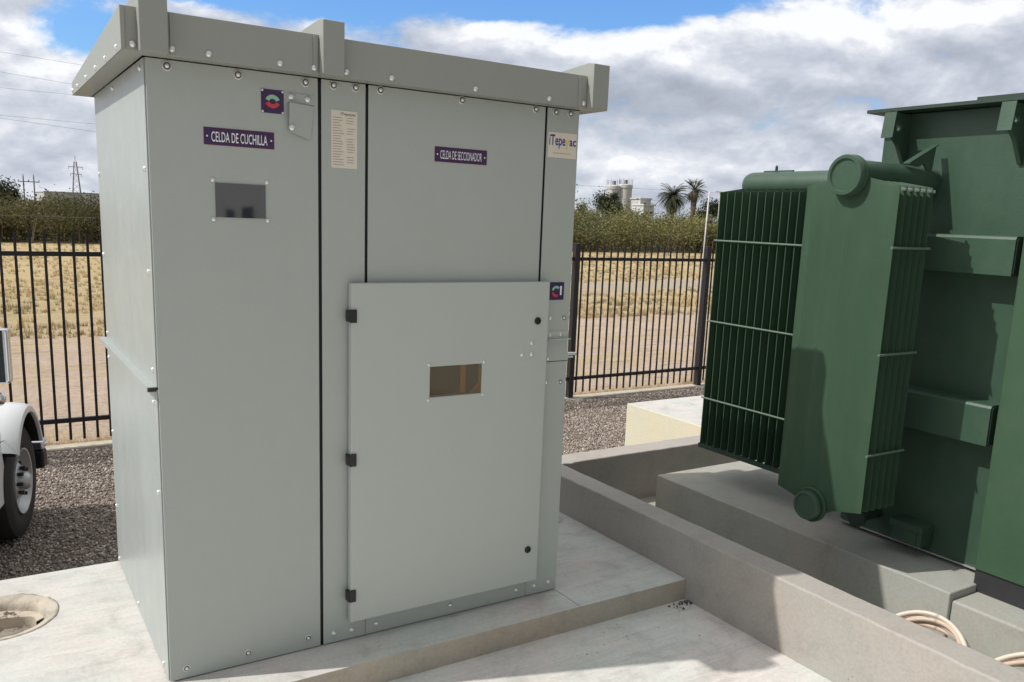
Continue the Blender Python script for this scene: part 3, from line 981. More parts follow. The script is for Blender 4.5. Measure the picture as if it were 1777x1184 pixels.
# ================================================================== TRANSFORMER
tr = thing('power_transformer', 'big dark green oil transformer with finned radiators inside the concrete tub', 'transformer', (3.8, -.6, .13))
TX = 3.30
w = MB(); w.box(TX, 4.6, -2.4, -.255, .157, 2.205)
w.build('tank', M_green, tr, bevel=.006)
w = MB(); w.box(3.19, 4.70, -2.45, -.225, 2.207, 2.222)
w.box(3.26, 4.6, -2.3, -.72, 2.2225, 2.245)
w.build('tank_lid', M_greendark, tr)
w = MB(); w.box(TX + .03, 4.5, -2.4, -.25, .131, .157); w.box(TX - .012, TX + .03, -1.03, -.27, .150, .1565, 1)
w.build('base_channel', [M_dark, M_zincw], tr)
# lower skid under the cable box
w = MB(); w.box(3.19, 3.9, -2.6, -1.045, .097, .196)
w.build('skid', M_dark, tr)
w = MB(); w.box(3.18, 3.9, -2.6, -1.042, .196, 1.98)
w.build('cable_box', M_green2, tr, bevel=.008)
for z0, z1 in ((1.490, 1.655), (.752, .932)):
    w = MB()
    pr = [(TX, z0), (TX - .115, z0), (TX - .115, z1 - .014), (TX - .109, z1 - .004), (TX - .099, z1), (TX, z1)]
    w.prism(pr, 'y', -1.012, -.262)
    w.prism([(TX - .105, z0 + .008), (TX - .105, z1 - .016), (TX - .095, z1 - .008), (TX - .006, z1 - .008), (TX - .006, z0 + .008)], 'y', -1.016, -1.0125, 1)
    w.build('stiffener', [M_green, M_greendark], tr)
# lifting lugs under the lid
for yc in (-.385, -.925):
    w = MB()
    pr = [(TX, 2.198), (TX - .150, 2.198), (TX - .165, 2.085), (TX - .125, 2.085), (TX - .085, 2.055), (TX - .012, 1.955), (TX, 1.955)]
    w.prism(pr, 'y', yc - .009, yc + .009)
    lug = w.build('lifting_lug', M_green, tr)
    c_ = MB().cyl((TX - .095, yc - .05, 2.135), (TX - .095, yc + .05, 2.135), .020, n=20).build('cutter', M_green)
    boolean(lug, [c_])
    w = MB()
    w.add([(TX - .153, yc - .03, 2.198), (TX - .167, yc - .03, 2.082), (TX - .167, yc + .03, 2.082), (TX - .153, yc + .03, 2.198),
           (TX - .148, yc - .03, 2.198), (TX - .162, yc - .03, 2.082), (TX - .162, yc + .03, 2.082), (TX - .148, yc + .03, 2.198)],
          [(0, 1, 2, 3), (7, 6, 5, 4), (0, 4, 5, 1), (1, 5, 6, 2), (2, 6, 7, 3), (3, 7, 4, 0)])
    w.build('flange', M_green, lug)

# radiator whose broad plate faces the cabinet: fins in y-z planes, stacked along x
def fin(w, half, zt, zb, ztc, zbc, t, swage=.004, chan=5, xoff=0.0, nz=14):
    """one pressed fin centred on u=0 in local (u, t, z) coordinates; returns list of (u,d,z) verts"""
    nu = 41
    vs, fs = [], []
    for side in (0, 1):
        for j in range(nz + 1):
            for i in range(nu):
                u = -half + 2 * half * i / (nu - 1)
                au = abs(u)
                pk = .045
                def lin(c_, e_):
                    return c_ if au < pk else c_ + (e_ - c_) * (au - pk) / (half - pk)
                top, bot = lin(ztc, zt), lin(zbc, zb)
                v = j / nz
                v = {0: 0, 1: .018, nz - 1: .982, nz: 1}.get(j, v)
                z = bot + (top - bot) * v
                e = 1.0
                edge = min(1, max(0, (half - au - .012) / .01))
                vert = 0 if j in (0, nz) else min(1, max(0, (min(z - bot, top - z) - .05) / .05))
                prf = (.5 - .5 * math.cos(2 * math.pi * (u + half) / (2 * half) * chan))
                d = min(t * .35, .0028) + (t - min(t * .35, .0028)) * edge * (0 if j in (0, nz) else 1)
                d += swage * edge * vert * (prf ** 7)
                vs.append((u, -d if side == 0 else d, z))
    m_ = (nz + 1) * nu
    for side in (0, 1):
        for j in range(nz):
            for i in range(nu - 1):
                a = side * m_ + j * nu + i
                fs.append((a, a + 1, a + 1 + nu, a + nu))
    for i in range(nu - 1):
        for j in (0, nz):
            a = j * nu + i
            fs.append((a, a + 1, a + 1 + m_, a + m_))
    for j in range(nz):
        for i in (0, nu - 1):
            a = j * nu + i
            fs.append((a, a + nu, a + nu + m_, a + m_))
    return vs, fs


RY = -.517
rad = thing('tmp', '', '', (2.74, RY, .4))
bpy.data.objects.remove(rad)
rf = MB()
rf.cyl((2.700, RY + .005, 1.885), (TX, RY + .005, 1.885), .070, n=40)
rf.lathe([(.009, 0), (.009, .066), (.0, .070), (.0, .083), (.008, .087), (.030, .087), (.034, .083), (.034, .06)], (2.688, RY + .005, 1.885), (1, 0, 0), 40)
rad1 = rf.build('radiator', M_green, tr, smooth='auto')
rad1['label'] = 'near radiator, its broad ribbed plate facing the grey cabinet'
w = MB()
w.cyl((2.700, RY + .022, .395), (TX, RY + .022, .395), .055, n=36)
w.lathe([(.007, 0), (.007, .052), (.0, .055), (.0, .064), (.008, .068), (.028, .068), (.032, .062), (.032, .05)], (2.688, RY + .022, .395), (1, 0, 0), 36)
w.build('lower_header', M_green, rad1, smooth='auto')
for zz, yy, rr_ in ((1.885, RY + .005, .088), (.395, RY + .022, .082)):
    w = MB(); w.lathe([(0, rr_ - .018), (0, rr_ - .003), (.004, rr_), (.014, rr_), (.014, rr_ - .018)], (2.724, yy, zz), (1, 0, 0), 40)
    w.build('collar', M_greenfin, rad1, smooth='auto')
for k in range(6):
    w = MB()
    if k == 0:
        vs, fs = fin(w, .232, 1.843, .428, 1.885, .385, 0.0060, swage=.0060, chan=5)
    else:
        vs, fs = fin(w, .232, 1.843, .428, 1.875, .395, .0105, swage=.003, chan=5, nz=8)
    x = 2.745 + .046 * k
    w.add([(x + d, RY + u, z) for u, d, z in vs], fs)
    o = w.build('radiator_fin', M_greenfin, rad1, smooth='auto')
for z in (1.588, 1.137, .692):
    w = MB()
    w.cyl((2.728, RY - .236, z), (2.995, RY - .236, z), .0055, n=8)
    w.build('strap', M_strap, rad1)
w = MB(); w.cyl((2.752, RY - .222, 1.828), (3.0, RY - .222, 1.828), .0065, n=8)
w.build('tie_rod', M_zinc, rad1)
# triangular lug on the header
w = MB()
w.prism([(3.045, 1.953), (3.245, 2.045), (3.235, 1.95), (3.225, 1.88), (3.20, 1.935), (3.165, 1.965), (3.13, 1.945)], 'y', RY - .052, RY - .040)
w.prism([(3.045, 1.954), (3.247, 2.047), (3.247, 2.052), (3.045, 1.959)], 'y', RY - .062, RY - .030)
w.build('gusset', M_green, rad1)

# second radiator off the far end of the tank: header along y, fins in x-z planes
XC = 3.45
w = MB()
w.lathe([(.0, .0), (.006, .045), (.022, .066), (.045, .074), (.10, .075), (1.2, .075)], (XC, .735, 1.893), (0, -1, 0), 36)
rad2 = w.build('radiator', M_green, tr, smooth='auto')
rad2['label'] = 'far radiator, shaded, its stacked fins seen edge-on'
w = MB()
w.lathe([(.0, .0), (.006, .035), (.02, .05), (1.1, .05)], (XC, .70, .385), (0, -1, 0), 30)
w.build('lower_header', M_green, rad2, smooth='auto')
for k in range(16):
    w = MB()
    vs, fs = fin(w, .25, 1.842, .325, 1.875, .35, .0105, swage=.003, chan=5, nz=8)
    y = .700 - .0565 * k
    if y < -.2:
        break
    w.add([(XC + u, y + d, z) for u, d, z in vs], fs)
    w.build('radiator_fin', M_greenfin, rad2, smooth='auto')
for z in (1.566, 1.093, .627):
    w = MB(); w.cyl((XC - .256, .712, z), (XC - .256, -.16, z), .0055, n=8)
    w.build('strap', M_strap, rad2)
w = MB(); w.box(3.196, 3.212, -.16, .712, .316, .342)
w.build('fin_rail', M_greendark, rad2)
w = MB(); w.cyl((XC, .61, 1.968), (XC, .40, 1.968), .008, n=10); w.cyl((XC, .522, 1.96), (XC, .522, 1.998), .008, n=10)
w.cyl((XC, .522, 1.998), (XC, .522, 2.004), .004, n=8)
w.build('vent_plug', M_greendark, rad2)
w = MB(); w.cyl((XC, .33, .35), (XC, .33, .275), .026, n=14); w.lathe([(0, 0), (0, .05), (.012, .05), (.012, 0)], (XC, .33, .27), (0, 0, 1), 20); w.cyl((XC, .33, .27), (XC, .33, .245), .01, n=10)
w.build('drain_plug', M_greendark, rad2)

# jacking pads and drain valve low on the tank
w = MB(); w.box(3.19, TX, -.775, -.605, .262, .292); w.box(3.20, TX, -.770, -.745, .19, .262); w.box(3.20, TX, -.64, -.615, .19, .262); w.box(3.196, 3.21, -.745, -.64, .195, .262)
w.build('jacking_pad', M_green, tr, bevel=.003)
w = MB(); w.cyl((3.13, -.47, .26), (TX, -.47, .26), .028, n=16); w.cyl((3.12, -.47, .26), (3.135, -.47, .26), .05, n=18); w.cyl((3.20, -.47, .26), (3.20, -.47, .335), .018, n=12)
w.cyl((3.20, -.47, .325), (3.20, -.47, .333), .045, n=18)
w.build('drain_valve', M_greendark, tr)

# ================================================================== HOSE COILS in the tub
def coil(cx, cy, cz, rad_, tilt, yaw, name, lab):
    root = None
    w = MB()
    M_ = Matrix.Translation((cx, cy, cz)) @ Matrix.Rotation(yaw, 4, 'Z') @ Matrix.Rotation(tilt, 4, 'Y')
    for k, (dr_, dz_, mi) in enumerate(((0, 0, 0), (.006, .022, 0), (-.012, .012, 1), (.012, -.022, 0), (-.008, -.014, 1))):
        pts = []
        for i in range(65):
            a = 2 * math.pi * i / 64
            r_ = rad_ + dr_ + .006 * math.sin(3 * a + k)
            pts.append(M_ @ Vector((r_ * math.cos(a), r_ * math.sin(a), dz_ + .006 * math.sin(2 * a + k * 1.3))))
        w.tube(pts, .0095, 8, mi)
    o = w.build(name, [M_coil, M_coil2], smooth=True)
    tag(o, lab, 'hose coil', 'hose coils lying in the tub')


coil(2.66, -1.13, -.025, .180, R(-26), .1, 'hose_coil', 'cream hose coil in the tub nearer the plinth notch, partly behind the wall')
coil(2.67, -1.57, -.015, .20, R(-26), -.1, 'hose_coil', 'cream and pink hose coil in the tub at the right edge of the photo')

# ================================================================== TRUCK
hd = math.atan2(-.27, .96)
TM = Matrix.Translation((-.303, 3.03, -.092)) @ Matrix.Rotation(hd, 4, 'Z')
trk = thing('parked_truck', 'white truck parked on the gravel, only its front wheel, fender and mirror in view', 'truck', (-.6, 2.6, GZ))
wr = .362
w = MB()
w.lathe([(-.24, .20), (-.235, .30), (-.215, .345), (-.19, wr), (-.05, wr), (-.022, .350), (-.006, .315), (-.003, .26), (-.012, .215), (-.03, .205)], (0, 0, 0), (1, 0, 0), 56)
wheel = w.build('wheel', M_tire, trk, smooth='auto', xf=TM)
w = MB()
w.lathe([(-.03, .207), (-.002, .206), (-.004, .198), (-.025, .190), (-.055, .175), (-.060, .14), (-.030, .105), (-.022, .09), (-.022, 0)], (0, 0, 0), (1, 0, 0), 48)
w.build('rim', M_rimm, wheel, smooth='auto', xf=TM)
w = MB()
for k in range(5):
    a = 2 * math.pi * (k + .35) / 5
    w.lathe([(0, .0), (.001, .025), (-.004, .026)], (-.052, .150 * math.cos(a), .150 * math.sin(a)), (1, 0, 0), 16)
w.build('rim_hole', M_gap, wheel, xf=TM)
w = MB()
w.lathe([(-.03, .06), (.015, .055), (.024, .048), (.036, .036), (.04, 0)], (0, 0, 0), (1, 0, 0), 24)
for k in range(8):
    a = 2 * math.pi * k / 8
    w.cyl((-.024, .082 * math.cos(a), .082 * math.sin(a)), (.010, .082 * math.cos(a), .082 * math.sin(a)), .012, n=8, mi=1)
w.build('hub', [M_rimm, M_black], wheel, smooth='auto', xf=TM)
# fender shell
w = MB()
N = 30
vs, fs = [], []
for i in range(N + 1):
    a = R(148 - (148 - 24) * i / N)
    cy0, cz0 = math.cos(a), math.sin(a)
    for (X_, ra, rb) in ((-.34, .395, .500), (-.05, .395, .500), (.015, .388, .492), (.045, .375, .475), (.052, .355, .45), (.048, .345, .438), (.03, .345, .435), (-.34, .345, .44)):
        vs.append((X_, ra * cy0 * .93, rb * cz0))
m_ = 8
for i in range(N):
    for j in range(m_):
        a, b = i * m_ + j, i * m_ + (j + 1) % m_
        fs.append((a, b, b + m_, a + m_))
w.add(vs, fs)
w.mi = [1 if (q % m_) in (6,) else 0 for q in range(len(fs))]
w.build('fender', [M_truck, M_black], trk, smooth='auto', xf=TM)
# hood and body side behind the wheel
w = MB()
w.prism([(-.98, -.02), (-.36, -.02), (-.345, .10), (-.33, .36), (-.20, .50), (.10, .545), (.42, .50), (.46, .40), (.46, -.02), (.42, -.05), (.42, .30), (-.36, .30)][:9], 'x', -1.45, -.345)
w.build('hood', M_truck, trk, bevel=.03, seg=4, xf=TM)
w = MB(); w.prism([(-1.0, -.045), (-.25, -.045), (-.26, .10), (-.31, .30), (-.30, .405), (-.55, .44), (-1.0, .46)], 'x', -.40, -.028)
w.build('side_panel', M_truck, trk, bevel=.02, seg=4, xf=TM)
w = MB(); w.prism([(-.40, .345), (-.26, .330), (-.26, .333), (-.40, .349)], 'x', -.0275, -.0255)
w.prism([(-1.0, .375), (-.40, .345), (-.40, .349), (-1.0, .379)], 'x', -.0275, -.0255)
w.build('panel_gap', M_gap, trk, xf=TM)
w = MB(); w.box(-1.5, -.02, -1.45, -1.0, -.05, 1.0); w.prism([(-1.45, 1.0), (-1.0, 1.0), (-1.12, 1.55), (-1.42, 1.6)], 'x', -1.45, -.06)
w.build('cab', M_truck, trk, bevel=.03, seg=3, xf=TM)
w = MB(); w.box(-1.45, .02, .44, .56, .075, .14, 0); w.box(-1.45, .015, .45, .55, -.06, .07, 1)
w.build('bumper', [M_chrome, M_black], trk, bevel=.02, seg=3, xf=TM)
w = MB(); w.box(-1.2, -.4, -1.6, .4, -.2, -.03)
w.build('chassis', M_black, trk, xf=TM)
w = MB(); w.box(-1.3, -.25, -.1, .1, -.06, .06)
w.build('axle', M_black, trk, xf=TM)
# mirror
w = MB(); w.box(-.075, .058, -.36, -.30, .690, 1.010)
mh = w.build('mirror', M_chrome, trk, bevel=.018, seg=4, xf=TM)
w = MB(); w.box(-.072, .030, -.364, -.3605, .70, 1.0)
w.build('mirror_glass', M_mirror, mh, xf=TM)
w = MB(); w.lathe([(0, 0), (.004, .03), (.02, .045), (.04, .04), (.055, 0)], (-.025, -.355, .60), (0, 1, 0), 28)
w.build('convex_mirror', M_chrome, mh, smooth=True, xf=TM)
w = MB(); w.tube([(-.08, -.33, 1.02), (-.03, -.36, .98), (-.012, -.375, .85), (-.04, -.375, .72), (-.05, -.34, .64), (-.12, -.30, .50)], .008, 8)
w.tube([(-.17, -.33, .98), (-.45, -.5, .95)], .01, 8)
w.build('mirror_arm', M_chrome, mh, smooth=True, xf=TM)

# ================================================================== GRAVEL STONES
def stones(name, boxes, per_m2, size, lab):
    t = (1 + 5 ** .5) / 2
    ico = np.array([(-1, t, 0), (1, t, 0), (-1, -t, 0), (1, -t, 0), (0, -1, t), (0, 1, t), (0, -1, -t), (0, 1, -t), (t, 0, -1), (t, 0, 1), (-t, 0, -1), (-t, 0, 1)]) / (1 + t * t) ** .5
    fc = np.array([(0, 11, 5), (0, 5, 1), (0, 1, 7), (0, 7, 10), (0, 10, 11), (1, 5, 9), (5, 11, 4), (11, 10, 2), (10, 7, 6), (7, 1, 8), (3, 9, 4), (3, 4, 2), (3, 2, 6), (3, 6, 8), (3, 8, 9), (4, 9, 5), (2, 4, 11), (6, 2, 10), (8, 6, 7), (9, 8, 1)])
    cs = []
    for x0, x1, y0, y1 in boxes:
        n_ = int((x1 - x0) * (y1 - y0) * per_m2)
        cs.append(np.stack([rng.uniform(x0, x1, n_), rng.uniform(y0, y1, n_), np.zeros(n_)], 1))
    c = np.concatenate(cs); n_ = len(c)
    s = size * rng.uniform(.55, 1.25, (n_, 1, 1)) * rng.uniform(.6, 1.15, (n_, 1, 3))
    V = ico[None] * (1 + rng.uniform(-.22, .22, (n_, 12, 1))) * s
    a = rng.uniform(0, 6.28, n_); ca, sa = np.cos(a)[:, None], np.sin(a)[:, None]
    b = rng.uniform(-.7, .7, n_); cb, sb = np.cos(b)[:, None], np.sin(b)[:, None]
    x, y, z_ = V[..., 0], V[..., 1], V[..., 2]
    y, z_ = y * cb - z_ * sb, y * sb + z_ * cb
    x, y = x * ca - y * sa, x * sa + y * ca
    c[:, 2] = GZ + rng.uniform(.0, size * .9, n_)
    V = np.stack([x, y, z_], -1) + c[:, None]
    F_ = (fc[None] + 12 * np.arange(n_)[:, None, None]).reshape(-1)
    me = bpy.data.meshes.new(name)
    me.vertices.add(12 * n_); me.loops.add(60 * n_); me.polygons.add(20 * n_)
    me.vertices.foreach_set('co', V.reshape(-1)); me.loops.foreach_set('vertex_index', F_.astype(np.int32))
    me.polygons.foreach_set('loop_start', np.arange(0, 60 * n_, 3, dtype=np.int32))
    me.update(calc_edges=True); me.materials.append(M_stone)
    o = bpy.data.objects.new(name, me); col.objects.link(o)
    tag(o, lab, None, None, 'stuff')
    return o


stones('gravel_stones', [(-.75, .75, 1.22, 5.06), (2.0, 4.5, 1.3, 5.06), (4.5, 8.6, 3.05, 5.06)], 4300, .0092, 'loose dark grey and brown gravel stones')
# crumbs in the recess and litter by the step
def crumbs(name, m, spots, lab, cat):
    w = MB()
    for x, y, z_, s in spots:
        q = [Vector((random.uniform(-1, 1), random.uniform(-1, 1), random.uniform(-.4, .6))).normalized() * s * random.uniform(.6, 1) for _ in range(7)]
        bm = bmesh.new()
        for v in q:
            bm.verts.new(v + Vector((x, y, z_)))
        r_ = bmesh.ops.convex_hull(bm, input=bm.verts)
        bm.verts.index_update()
        vs_ = [v.co[:] for v in bm.verts]
        fs_ = [tuple(v.index for v in f.verts) for f in bm.faces]
        w.add(vs_, fs_); bm.free()
    o = w.build(name, m)
    tag(o, lab, cat, None, 'stuff')


crumbs('recess_crumbs', M_stone, [(-.495 + random.uniform(-.13, .06), .93 + random.uniform(-.03, .03), -.044, random.uniform(.005, .012)) for _ in range(60)], 'grey stone crumbs lying in the round recess', None)
crumbs('leaf_litter', M_debris, [(2.27 - abs(random.gauss(0, .05)), -.215 - abs(random.gauss(0, .03)), -.1, random.uniform(.003, .010)) for _ in range(45)]
       + [(random.uniform(1.2, 2.2), random.uniform(-.5, -.2), -.102, random.uniform(.002, .005)) for _ in range(14)], 'dark dry litter at the foot of the step by the tub wall', None)

# ================================================================== VEGETATION
# dry grass tufts: along the fence and over the field
def grass(name, spots, blades, hgt, wid, lab):
    n_ = len(spots) * blades
    base = np.repeat(np.array(spots), blades, 0)
    base[:, :2] += rng.normal(scale=hgt * .25, size=(n_, 2))
    h = hgt * rng.uniform(.4, 1.1, n_)
    lean = rng.normal(scale=.35, size=(n_, 2)) * h[:, None]
    a = rng.uniform(0, 6.28, n_)
    wv = np.stack([np.cos(a), np.sin(a), np.zeros(n_)], 1) * wid * .5
    tip = base + np.concatenate([lean, h[:, None]], 1)
    V = np.stack([base - wv, base + wv, tip], 1)
    me = bpy.data.meshes.new(name)
    me.vertices.add(3 * n_); me.loops.add(3 * n_); me.polygons.add(n_)
    me.vertices.foreach_set('co', V.reshape(-1)); me.loops.foreach_set('vertex_index', np.arange(3 * n_, dtype=np.int32))
    me.polygons.foreach_set('loop_start', np.arange(0, 3 * n_, 3, dtype=np.int32))
    me.update(calc_edges=True); me.materials.append(M_grass)
    o = bpy.data.objects.new(name, me); col.objects.link(o)
    tag(o, lab, None, None, 'stuff')


sp = []
for _ in range(1500):
    x = random.uniform(-3, 14)
    if noise.noise(Vector((x * .9, 0, 0))) > -.15:
        sp.append((x, 5.25 + abs(random.gauss(0, .12)), -.5))
grass('dry_grass_strip', sp, 9, .085, .006, 'short dry straw-coloured grass along the foot of the fence')
sp = []
tries = 0
while len(sp) < 9000 and tries < 90000:
    tries += 1
    y = 12.2 + 32.5 * random.random() ** 1.3
    x0, x1 = -2 + .0 * y, 1.45 * y + 6
    x = random.uniform(x0, x1)
    w_ = y + 2.5 * noise.noise(Vector((x * .2, y * .2, 0)))
    if x > 6 and abs(w_ - .12 * x - 17.5) < 1.6:
        continue
    if noise.noise(Vector((x * .5, y * .9, 3))) > -.2:
        sp.append((x, y, -.5))
grass('dry_field_grass', sp, 11, .11, .018, 'dry yellow grass tufts over the field beyond the fence')


def crown_points(cx, cy, cz, rx, ry, rz, n_, clumps=14, tight=.30):
    cc_ = rng.normal(size=(clumps, 3)); cc_ /= np.linalg.norm(cc_, axis=1)[:, None]
    cc_ *= rng.uniform(.45, .85, (clumps, 1))
    idx = rng.integers(0, clumps, n_)
    p = cc_[idx] + rng.normal(scale=tight, size=(n_, 3)) * rng.uniform(.5, 1.0, (clumps, 1))[idx]
    return p * np.array([rx, ry, rz]) + np.array([cx, cy, cz])


# far scrub belt: one mass of thorny bushes
pts, sz = [], []
xs = -14.0
while xs < 95:
    for row in range(4):
        x = xs + random.uniform(-1, 1)
        yb_ = 47 + row * 3.2 + random.uniform(-1.2, 1.2) + .0 * x
        right = max(0, min(1, (x - 10) / 20))
        hh = (1.95 + .12 * row + .85 * right) * random.uniform(.78, 1.08)
        rx = random.uniform(1.3, 2.2)
        n_ = 2300 if (-6 < x < 12 or 28 < x < 75) else 700
        pp = crown_points(x, yb_, -.5 + hh * .52, rx, rx * .8, hh * .52, n_, 22, .40)
        pp = pp[pp[:, 2] > -.5]
        pts.append(pp); sz.append(rng.uniform(.05, .13, len(pp)))
    xs += 2.2
pts = np.concatenate(pts); sz = np.concatenate(sz)
so = quads_object('scrub', pts, sz, M_scrub, None, .45)
tag(so, 'far belt of olive green thorny scrub along the field edge', None, None, 'stuff')
w = MB()
for _ in range(700):
    x, y = random.uniform(-10, 90), random.uniform(45.5, 50)
    w.cyl((x, y, -.5), (x + random.uniform(-.5, .5), y + random.uniform(-.4, .4), random.uniform(.3, 1.2)), .035, .012, 5)
tag(w.build('scrub_stems', M_twig), 'grey brown stems under the far scrub', None, None, 'stuff')


def tree(lab, x, y, h, rx, n_, m=M_tree, leaf=.10, clumps=14, group='trees on the skyline', z0=-.5):
    t = thing('broadleaf_tree', lab, 'tree', (x, y, z0), group)
    w = MB()
    th = h * .45
    w.cyl((x, y, z0), (x + .1, y, z0 + th), .05 * h * .5, .02 * h, 10)
    for k in range(5):
        a = k * 1.3
        w.cyl((x + .05, y, z0 + th * .8), (x + rx * .6 * math.cos(a), y + rx * .6 * math.sin(a), z0 + h * .75), .06, .02, 6)
    w.build('trunk', M_bark, t)
    p = crown_points(x, y, z0 + h * .62, rx * .8, rx * .8, h * .34, n_, clumps, .28)
    quads_object('crown', p, rng.uniform(leaf * .5, leaf * 1.2, len(p)), m, t, .5)


tree('dark dense tree standing in front of the pale silos', 68.0, 82.9, 6.3, 2.2, 9000, leaf=.14, clumps=13)
tree('small dark tree just right of the grey cabinet on the skyline', 62.3, 81.2, 4.2, 1.2, 2500, leaf=.12)
tree('dark tree between the second palm and the radiator', 84.0, 82.0, 6.3, 2.6, 6000, leaf=.14)
tree('dark tree at the left edge of the skyline', 1.9, 88.0, 4.4, 2.0, 5000, leaf=.14)
tree('low dark tree behind the white block on the skyline', 78.5, 94.0, 3.9, 1.8, 3000, leaf=.14)


def palm(lab, x, y, h, cr_, nf, skirt, fan):
    t = thing('palm_tree', lab, 'palm', (x, y, -.5), 'palms on the skyline')
    w = MB()
    w.lathe([(0, .42), (.5, .30), (h * .5, .27), (h * .8, .36 if skirt else .30), (h * .93, .50 if skirt else .36), (h, .20)], (x, y, -.5), (0, 0, 1), 12)
    w.build('trunk', M_bark, t, smooth=True)
    w = MB()
    top = Vector((x, y, -.5 + h))
    for k in range(nf):
        a = rng.uniform(0, 6.28)
        e = rng.uniform(-1.1, 1.35)
        L = cr_ * rng.uniform(.8, 1.08)
        pts_ = []
        for i in range(8):
            s_ = i / 7
            el = e - s_ * 1.0 * (1 if not fan else .5)
            pts_.append((s_, el))
        p = top.copy(); line = [p.copy()]
        for s_, el in pts_[1:]:
            p = p + Vector((math.cos(a) * math.cos(el), math.sin(a) * math.cos(el), math.sin(el))) * L / 7
            line.append(p.copy())
        sd_ = Vector((-math.sin(a), math.cos(a), 0))
        w.tube(line, [.025] * 7 + [.008], 4)
        if not fan:
            for i in range(1, 8):
                for q in (0, .5):
                    b0 = line[i - 1].lerp(line[i], q)
                    d_ = (line[i] - line[i - 1]).normalized()
                    for sg in (-1, 1):
                        tipv = b0 + sd_ * sg * .42 * (1 - .4 * i / 7) + d_ * .22 - Vector((0, 0, .10))
                        w.add([b0 - d_ * .03, b0 + d_ * .05, tipv], [(0, 1, 2)])
        else:
            hub = line[4]
            d_ = (line[5] - line[3]).normalized(); u_ = d_.cross(sd_)
            for q in range(9):
                an = -1.25 + 2.5 * q / 8
                v_ = d_ * math.cos(an) + sd_ * math.sin(an)
                w.add([hub - sd_ * .03, hub + sd_ * .03, hub + v_ * L * .5 - Vector((0, 0, .08))], [(0, 1, 2)])
    w.build('crown', M_palm, t)


palm('bushy palm with the wider drooping crown, left of the two palms', 67.1, 70.7, 5.3, 2.1, 120, True, False)
palm('slimmer palm with brown trunk and spiky head, right of the two palms', 71.7, 72.1, 6.2, 1.7, 80, True, True)

# ================================================================== FAR STRUCTURES
# silos
gp = 'pale silos on the skyline'
for x, y, r, h in ((118.4, 145.5, 1.55, 10.0), (120.6, 144.2, 1.45, 10.3)):
    s_ = thing('silo', 'left pale concrete silo behind the dark tree' if x < 119 else 'right pale concrete silo behind the dark tree', 'silo', (x, y, -.5), gp)
    w = MB(); w.lathe([(0, r), (h - .9, r), (h - .85, r + .12), (h - .2, r + .12), (h, r * .9), (h + .05, 0)], (x, y, -.5), (0, 0, 1), 28)
    w.build('barrel', M_silo, s_, smooth='auto')
    w = MB()
    for k in range(7):
        a = k * .9
        xx, yy = x + r * math.cos(a), y + r * math.sin(a)
        w.cyl((xx, yy, h - .6), (xx, yy, h + .6), .05, n=5)
    w.box(x - .3, x + .3, y - .3, y + .3, h - .5, h + .4)
    w.build('railing', M_steel, s_)


def building(lab, x0, x1, y0, y1, h, m, wins, rail=False):
    b = thing('building', lab, 'building', ((x0 + x1) / 2, (y0 + y1) / 2, -.5))
    w = MB(); w.box(x0, x1, y0, y1, -.5, h)
    w.build('wall', m, b)
    w = MB(); w.box(x0 - .15, x1 + .15, y0 - .15, y1 + .15, h + .002, h + .25)
    w.build('parapet', m, b)
    for (a0, a1, c0, c1, yy) in wins:
        w = MB(); w.box(a0, a1, yy - .03, yy + .03, c0, c1)
        w.build('window', M_win, b)
    return b


building('small white block with stepped roof between dark tree and palms', 96.7, 99.0, 110, 113, 4.6, M_wht, [(97.2, 97.6, 3.0, 3.6, 109.97), (98.2, 98.6, 3.0, 3.6, 109.97)])
building('low white annexe left of the small white block', 94.2, 95.9, 112, 114, 3.2, M_wht, [(94.7, 95.1, 2.2, 2.6, 111.97)])
building('taller white tower part behind the small white block', 98.0, 100.4, 112.5, 115, 5.7, M_wht2, [(98.8, 99.2, 4.6, 5.1, 112.47)])
lb = building('long low pale warehouse far beyond the scrub on the left', 16.8, 70, 258, 300, 3.6, M_wht2, [])
for k in range(7):
    w = MB(); w.box(18.5 + 6.4 * k, 21.2 + 6.4 * k, 257.85, 257.99, -.4, 3.55)
    w.build('cladding_panel', [M_silo, M_wht][k % 2], lb)
# the building across the yard, seen mirrored in the viewing pane
building('white building across the yard mirrored in the viewing pane', 4, 40, -72, -60, 6.5, M_wht, [(15.0, 15.5, -.4, 1.50, -59.97), (16.1, 16.85, -.4, 1.72, -59.97), (20, 21, -.4, 1.7, -59.97), (10, 11, -.4, 1.7, -59.97)])


def lattice_tower():
    x, y = 18.6, 196
    t = thing('lattice_pylon', 'slim lattice pylon rising above the long pale warehouse', 'pylon', (x, y, -.5))
    w = MB()
    H_ = 10.0
    for sx, sy in ((-1, -1), (1, -1), (1, 1), (-1, 1)):
        w.cyl((x + sx * 1.0, y + sy * 1.0, -.5), (x + sx * .22, y + sy * .22, H_ - .6), .075, n=5)
    for k in range(9):
        z0, z1 = -.5 + k * 1.1, -.5 + (k + 1) * 1.1
        a0, a1 = 1.0 - .78 * k / 9, 1.0 - .78 * (k + 1) / 9
        w.cyl((x - a0, y - a0, z0), (x + a1, y - a1, z1), .035, n=4)
        w.cyl((x + a0, y - a0, z0), (x - a1, y - a1, z1), .035, n=4)
    w.build('mast', M_steel, t)
    w = MB(); w.cyl((x, y, H_ - .8), (x, y, H_ + .6), .05, n=5)
    for z_, l in ((8.4, 1.3), (7.0, 1.0)):
        w.cyl((x - l, y, z_), (x + l, y, z_), .06, n=5)
        for q in (-l, l):
            w.cyl((x + q, y, z_), (x + q, y, z_ - .5), .04, n=5)
    w.build('crossarm', M_steel, t)


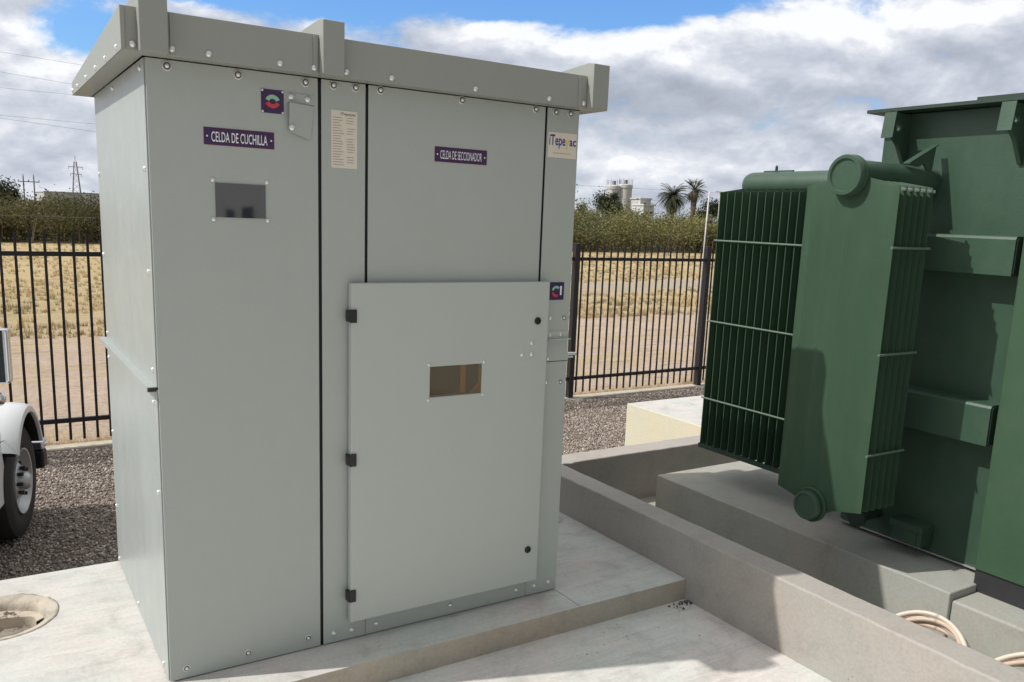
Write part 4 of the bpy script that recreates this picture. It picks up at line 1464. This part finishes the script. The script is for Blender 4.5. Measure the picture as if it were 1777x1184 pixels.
lattice_tower()
for px, lab in ((8.25, 'left pole of the pair of far wooden power poles'), (9.9, 'right pole of the pair of far wooden power poles')):
    t = thing('power_pole', lab, 'power pole', (px, 176.8, -.5), 'far power poles on the left')
    w = MB(); w.cyl((px, 176.8, -.5), (px, 176.8, 5.6), .14, .10, 8)
    w.build('pole', M_steel, t)
    w = MB(); w.box(px - .9, px + .9, 176.75, 176.85, 4.6, 4.75)
    for q in (-.8, .8, 0):
        w.cyl((px + q, 176.8, 4.75 if q else 5.6), (px + q, 176.8, 5.05 if q else 6.0), .06, n=6)
    w.build('crossarm', M_steel, t)
t = thing('power_pole', 'thin pale lamp pole on the skyline right of the palms', 'power pole', (63.9, 60.3, -.5), 'far power poles')
w = MB(); w.cyl((63.9, 60.3, -.5), (63.9, 60.3, 5.1), .07, .05, 8); w.build('pole', M_pole, t)
w = MB(); w.box(63.2, 64.6, 60.25, 60.35, 5.0, 5.08); w.build('crossarm', M_pole, t)
t = thing('power_pole', 'faint thin pole at the far left of the skyline', 'power pole', (8.9, 226.9, -.5), 'far power poles')
w = MB(); w.cyl((8.4, 226.9, -.5), (8.9, 226.9, 6.0), .09, .06, 6); w.cyl((10.6, 226.9, -.5), (8.9, 226.9, 6.0), .07, .05, 6)
w.build('pole', M_steel, t)


def wire(p0, p1, sag, r, lab):
    pts_ = []
    a_, b_ = Vector(p0), Vector(p1)
    d_ = b_ - a_
    a_ = a_ - d_ * 2.2; b_ = b_ + d_ * 2.2
    for i in range(25):
        s_ = i / 24
        p = a_.lerp(b_, s_); p.z -= sag * 4 * s_ * (1 - s_) - sag
        pts_.append(p)
    w = MB(); w.tube(pts_, r, 4)
    tag(w.build('power_line', M_steel), lab, 'power line', 'power lines across the sky')


wl = [((4.97, 147, 22.39), (14.94, 146.3, 21.8), 'highest power line crossing the sky left of the cabinet'),
      ((4.79, 147, 19.6), (15.95, 146.2, 18.7), 'second highest power line left of the cabinet'),
      ((4.65, 147, 17.4), (17.05, 146.1, 17.3), 'middle power line left of the cabinet'),
      ((4.4, 147, 13.5), (16.85, 146.1, 13.3), 'upper of the two close low power lines left of the cabinet'),
      ((4.37, 147, 13.1), (16.4, 146.1, 12.2), 'lower of the two close low power lines left of the cabinet')]
for a_, b_, l_ in wl:
    wire(a_, b_, .0, .018, l_)
wire((76.7, 101.7, 6.8), (86.3, 93.9, 6.56), 0, .018, 'upper thin power line above the silos right of the cabinet')
wire((76.8, 101.6, 4.87), (80.2, 99.0, 4.94), 0, .016, 'lower thin power line beside the silos right of the cabinet')
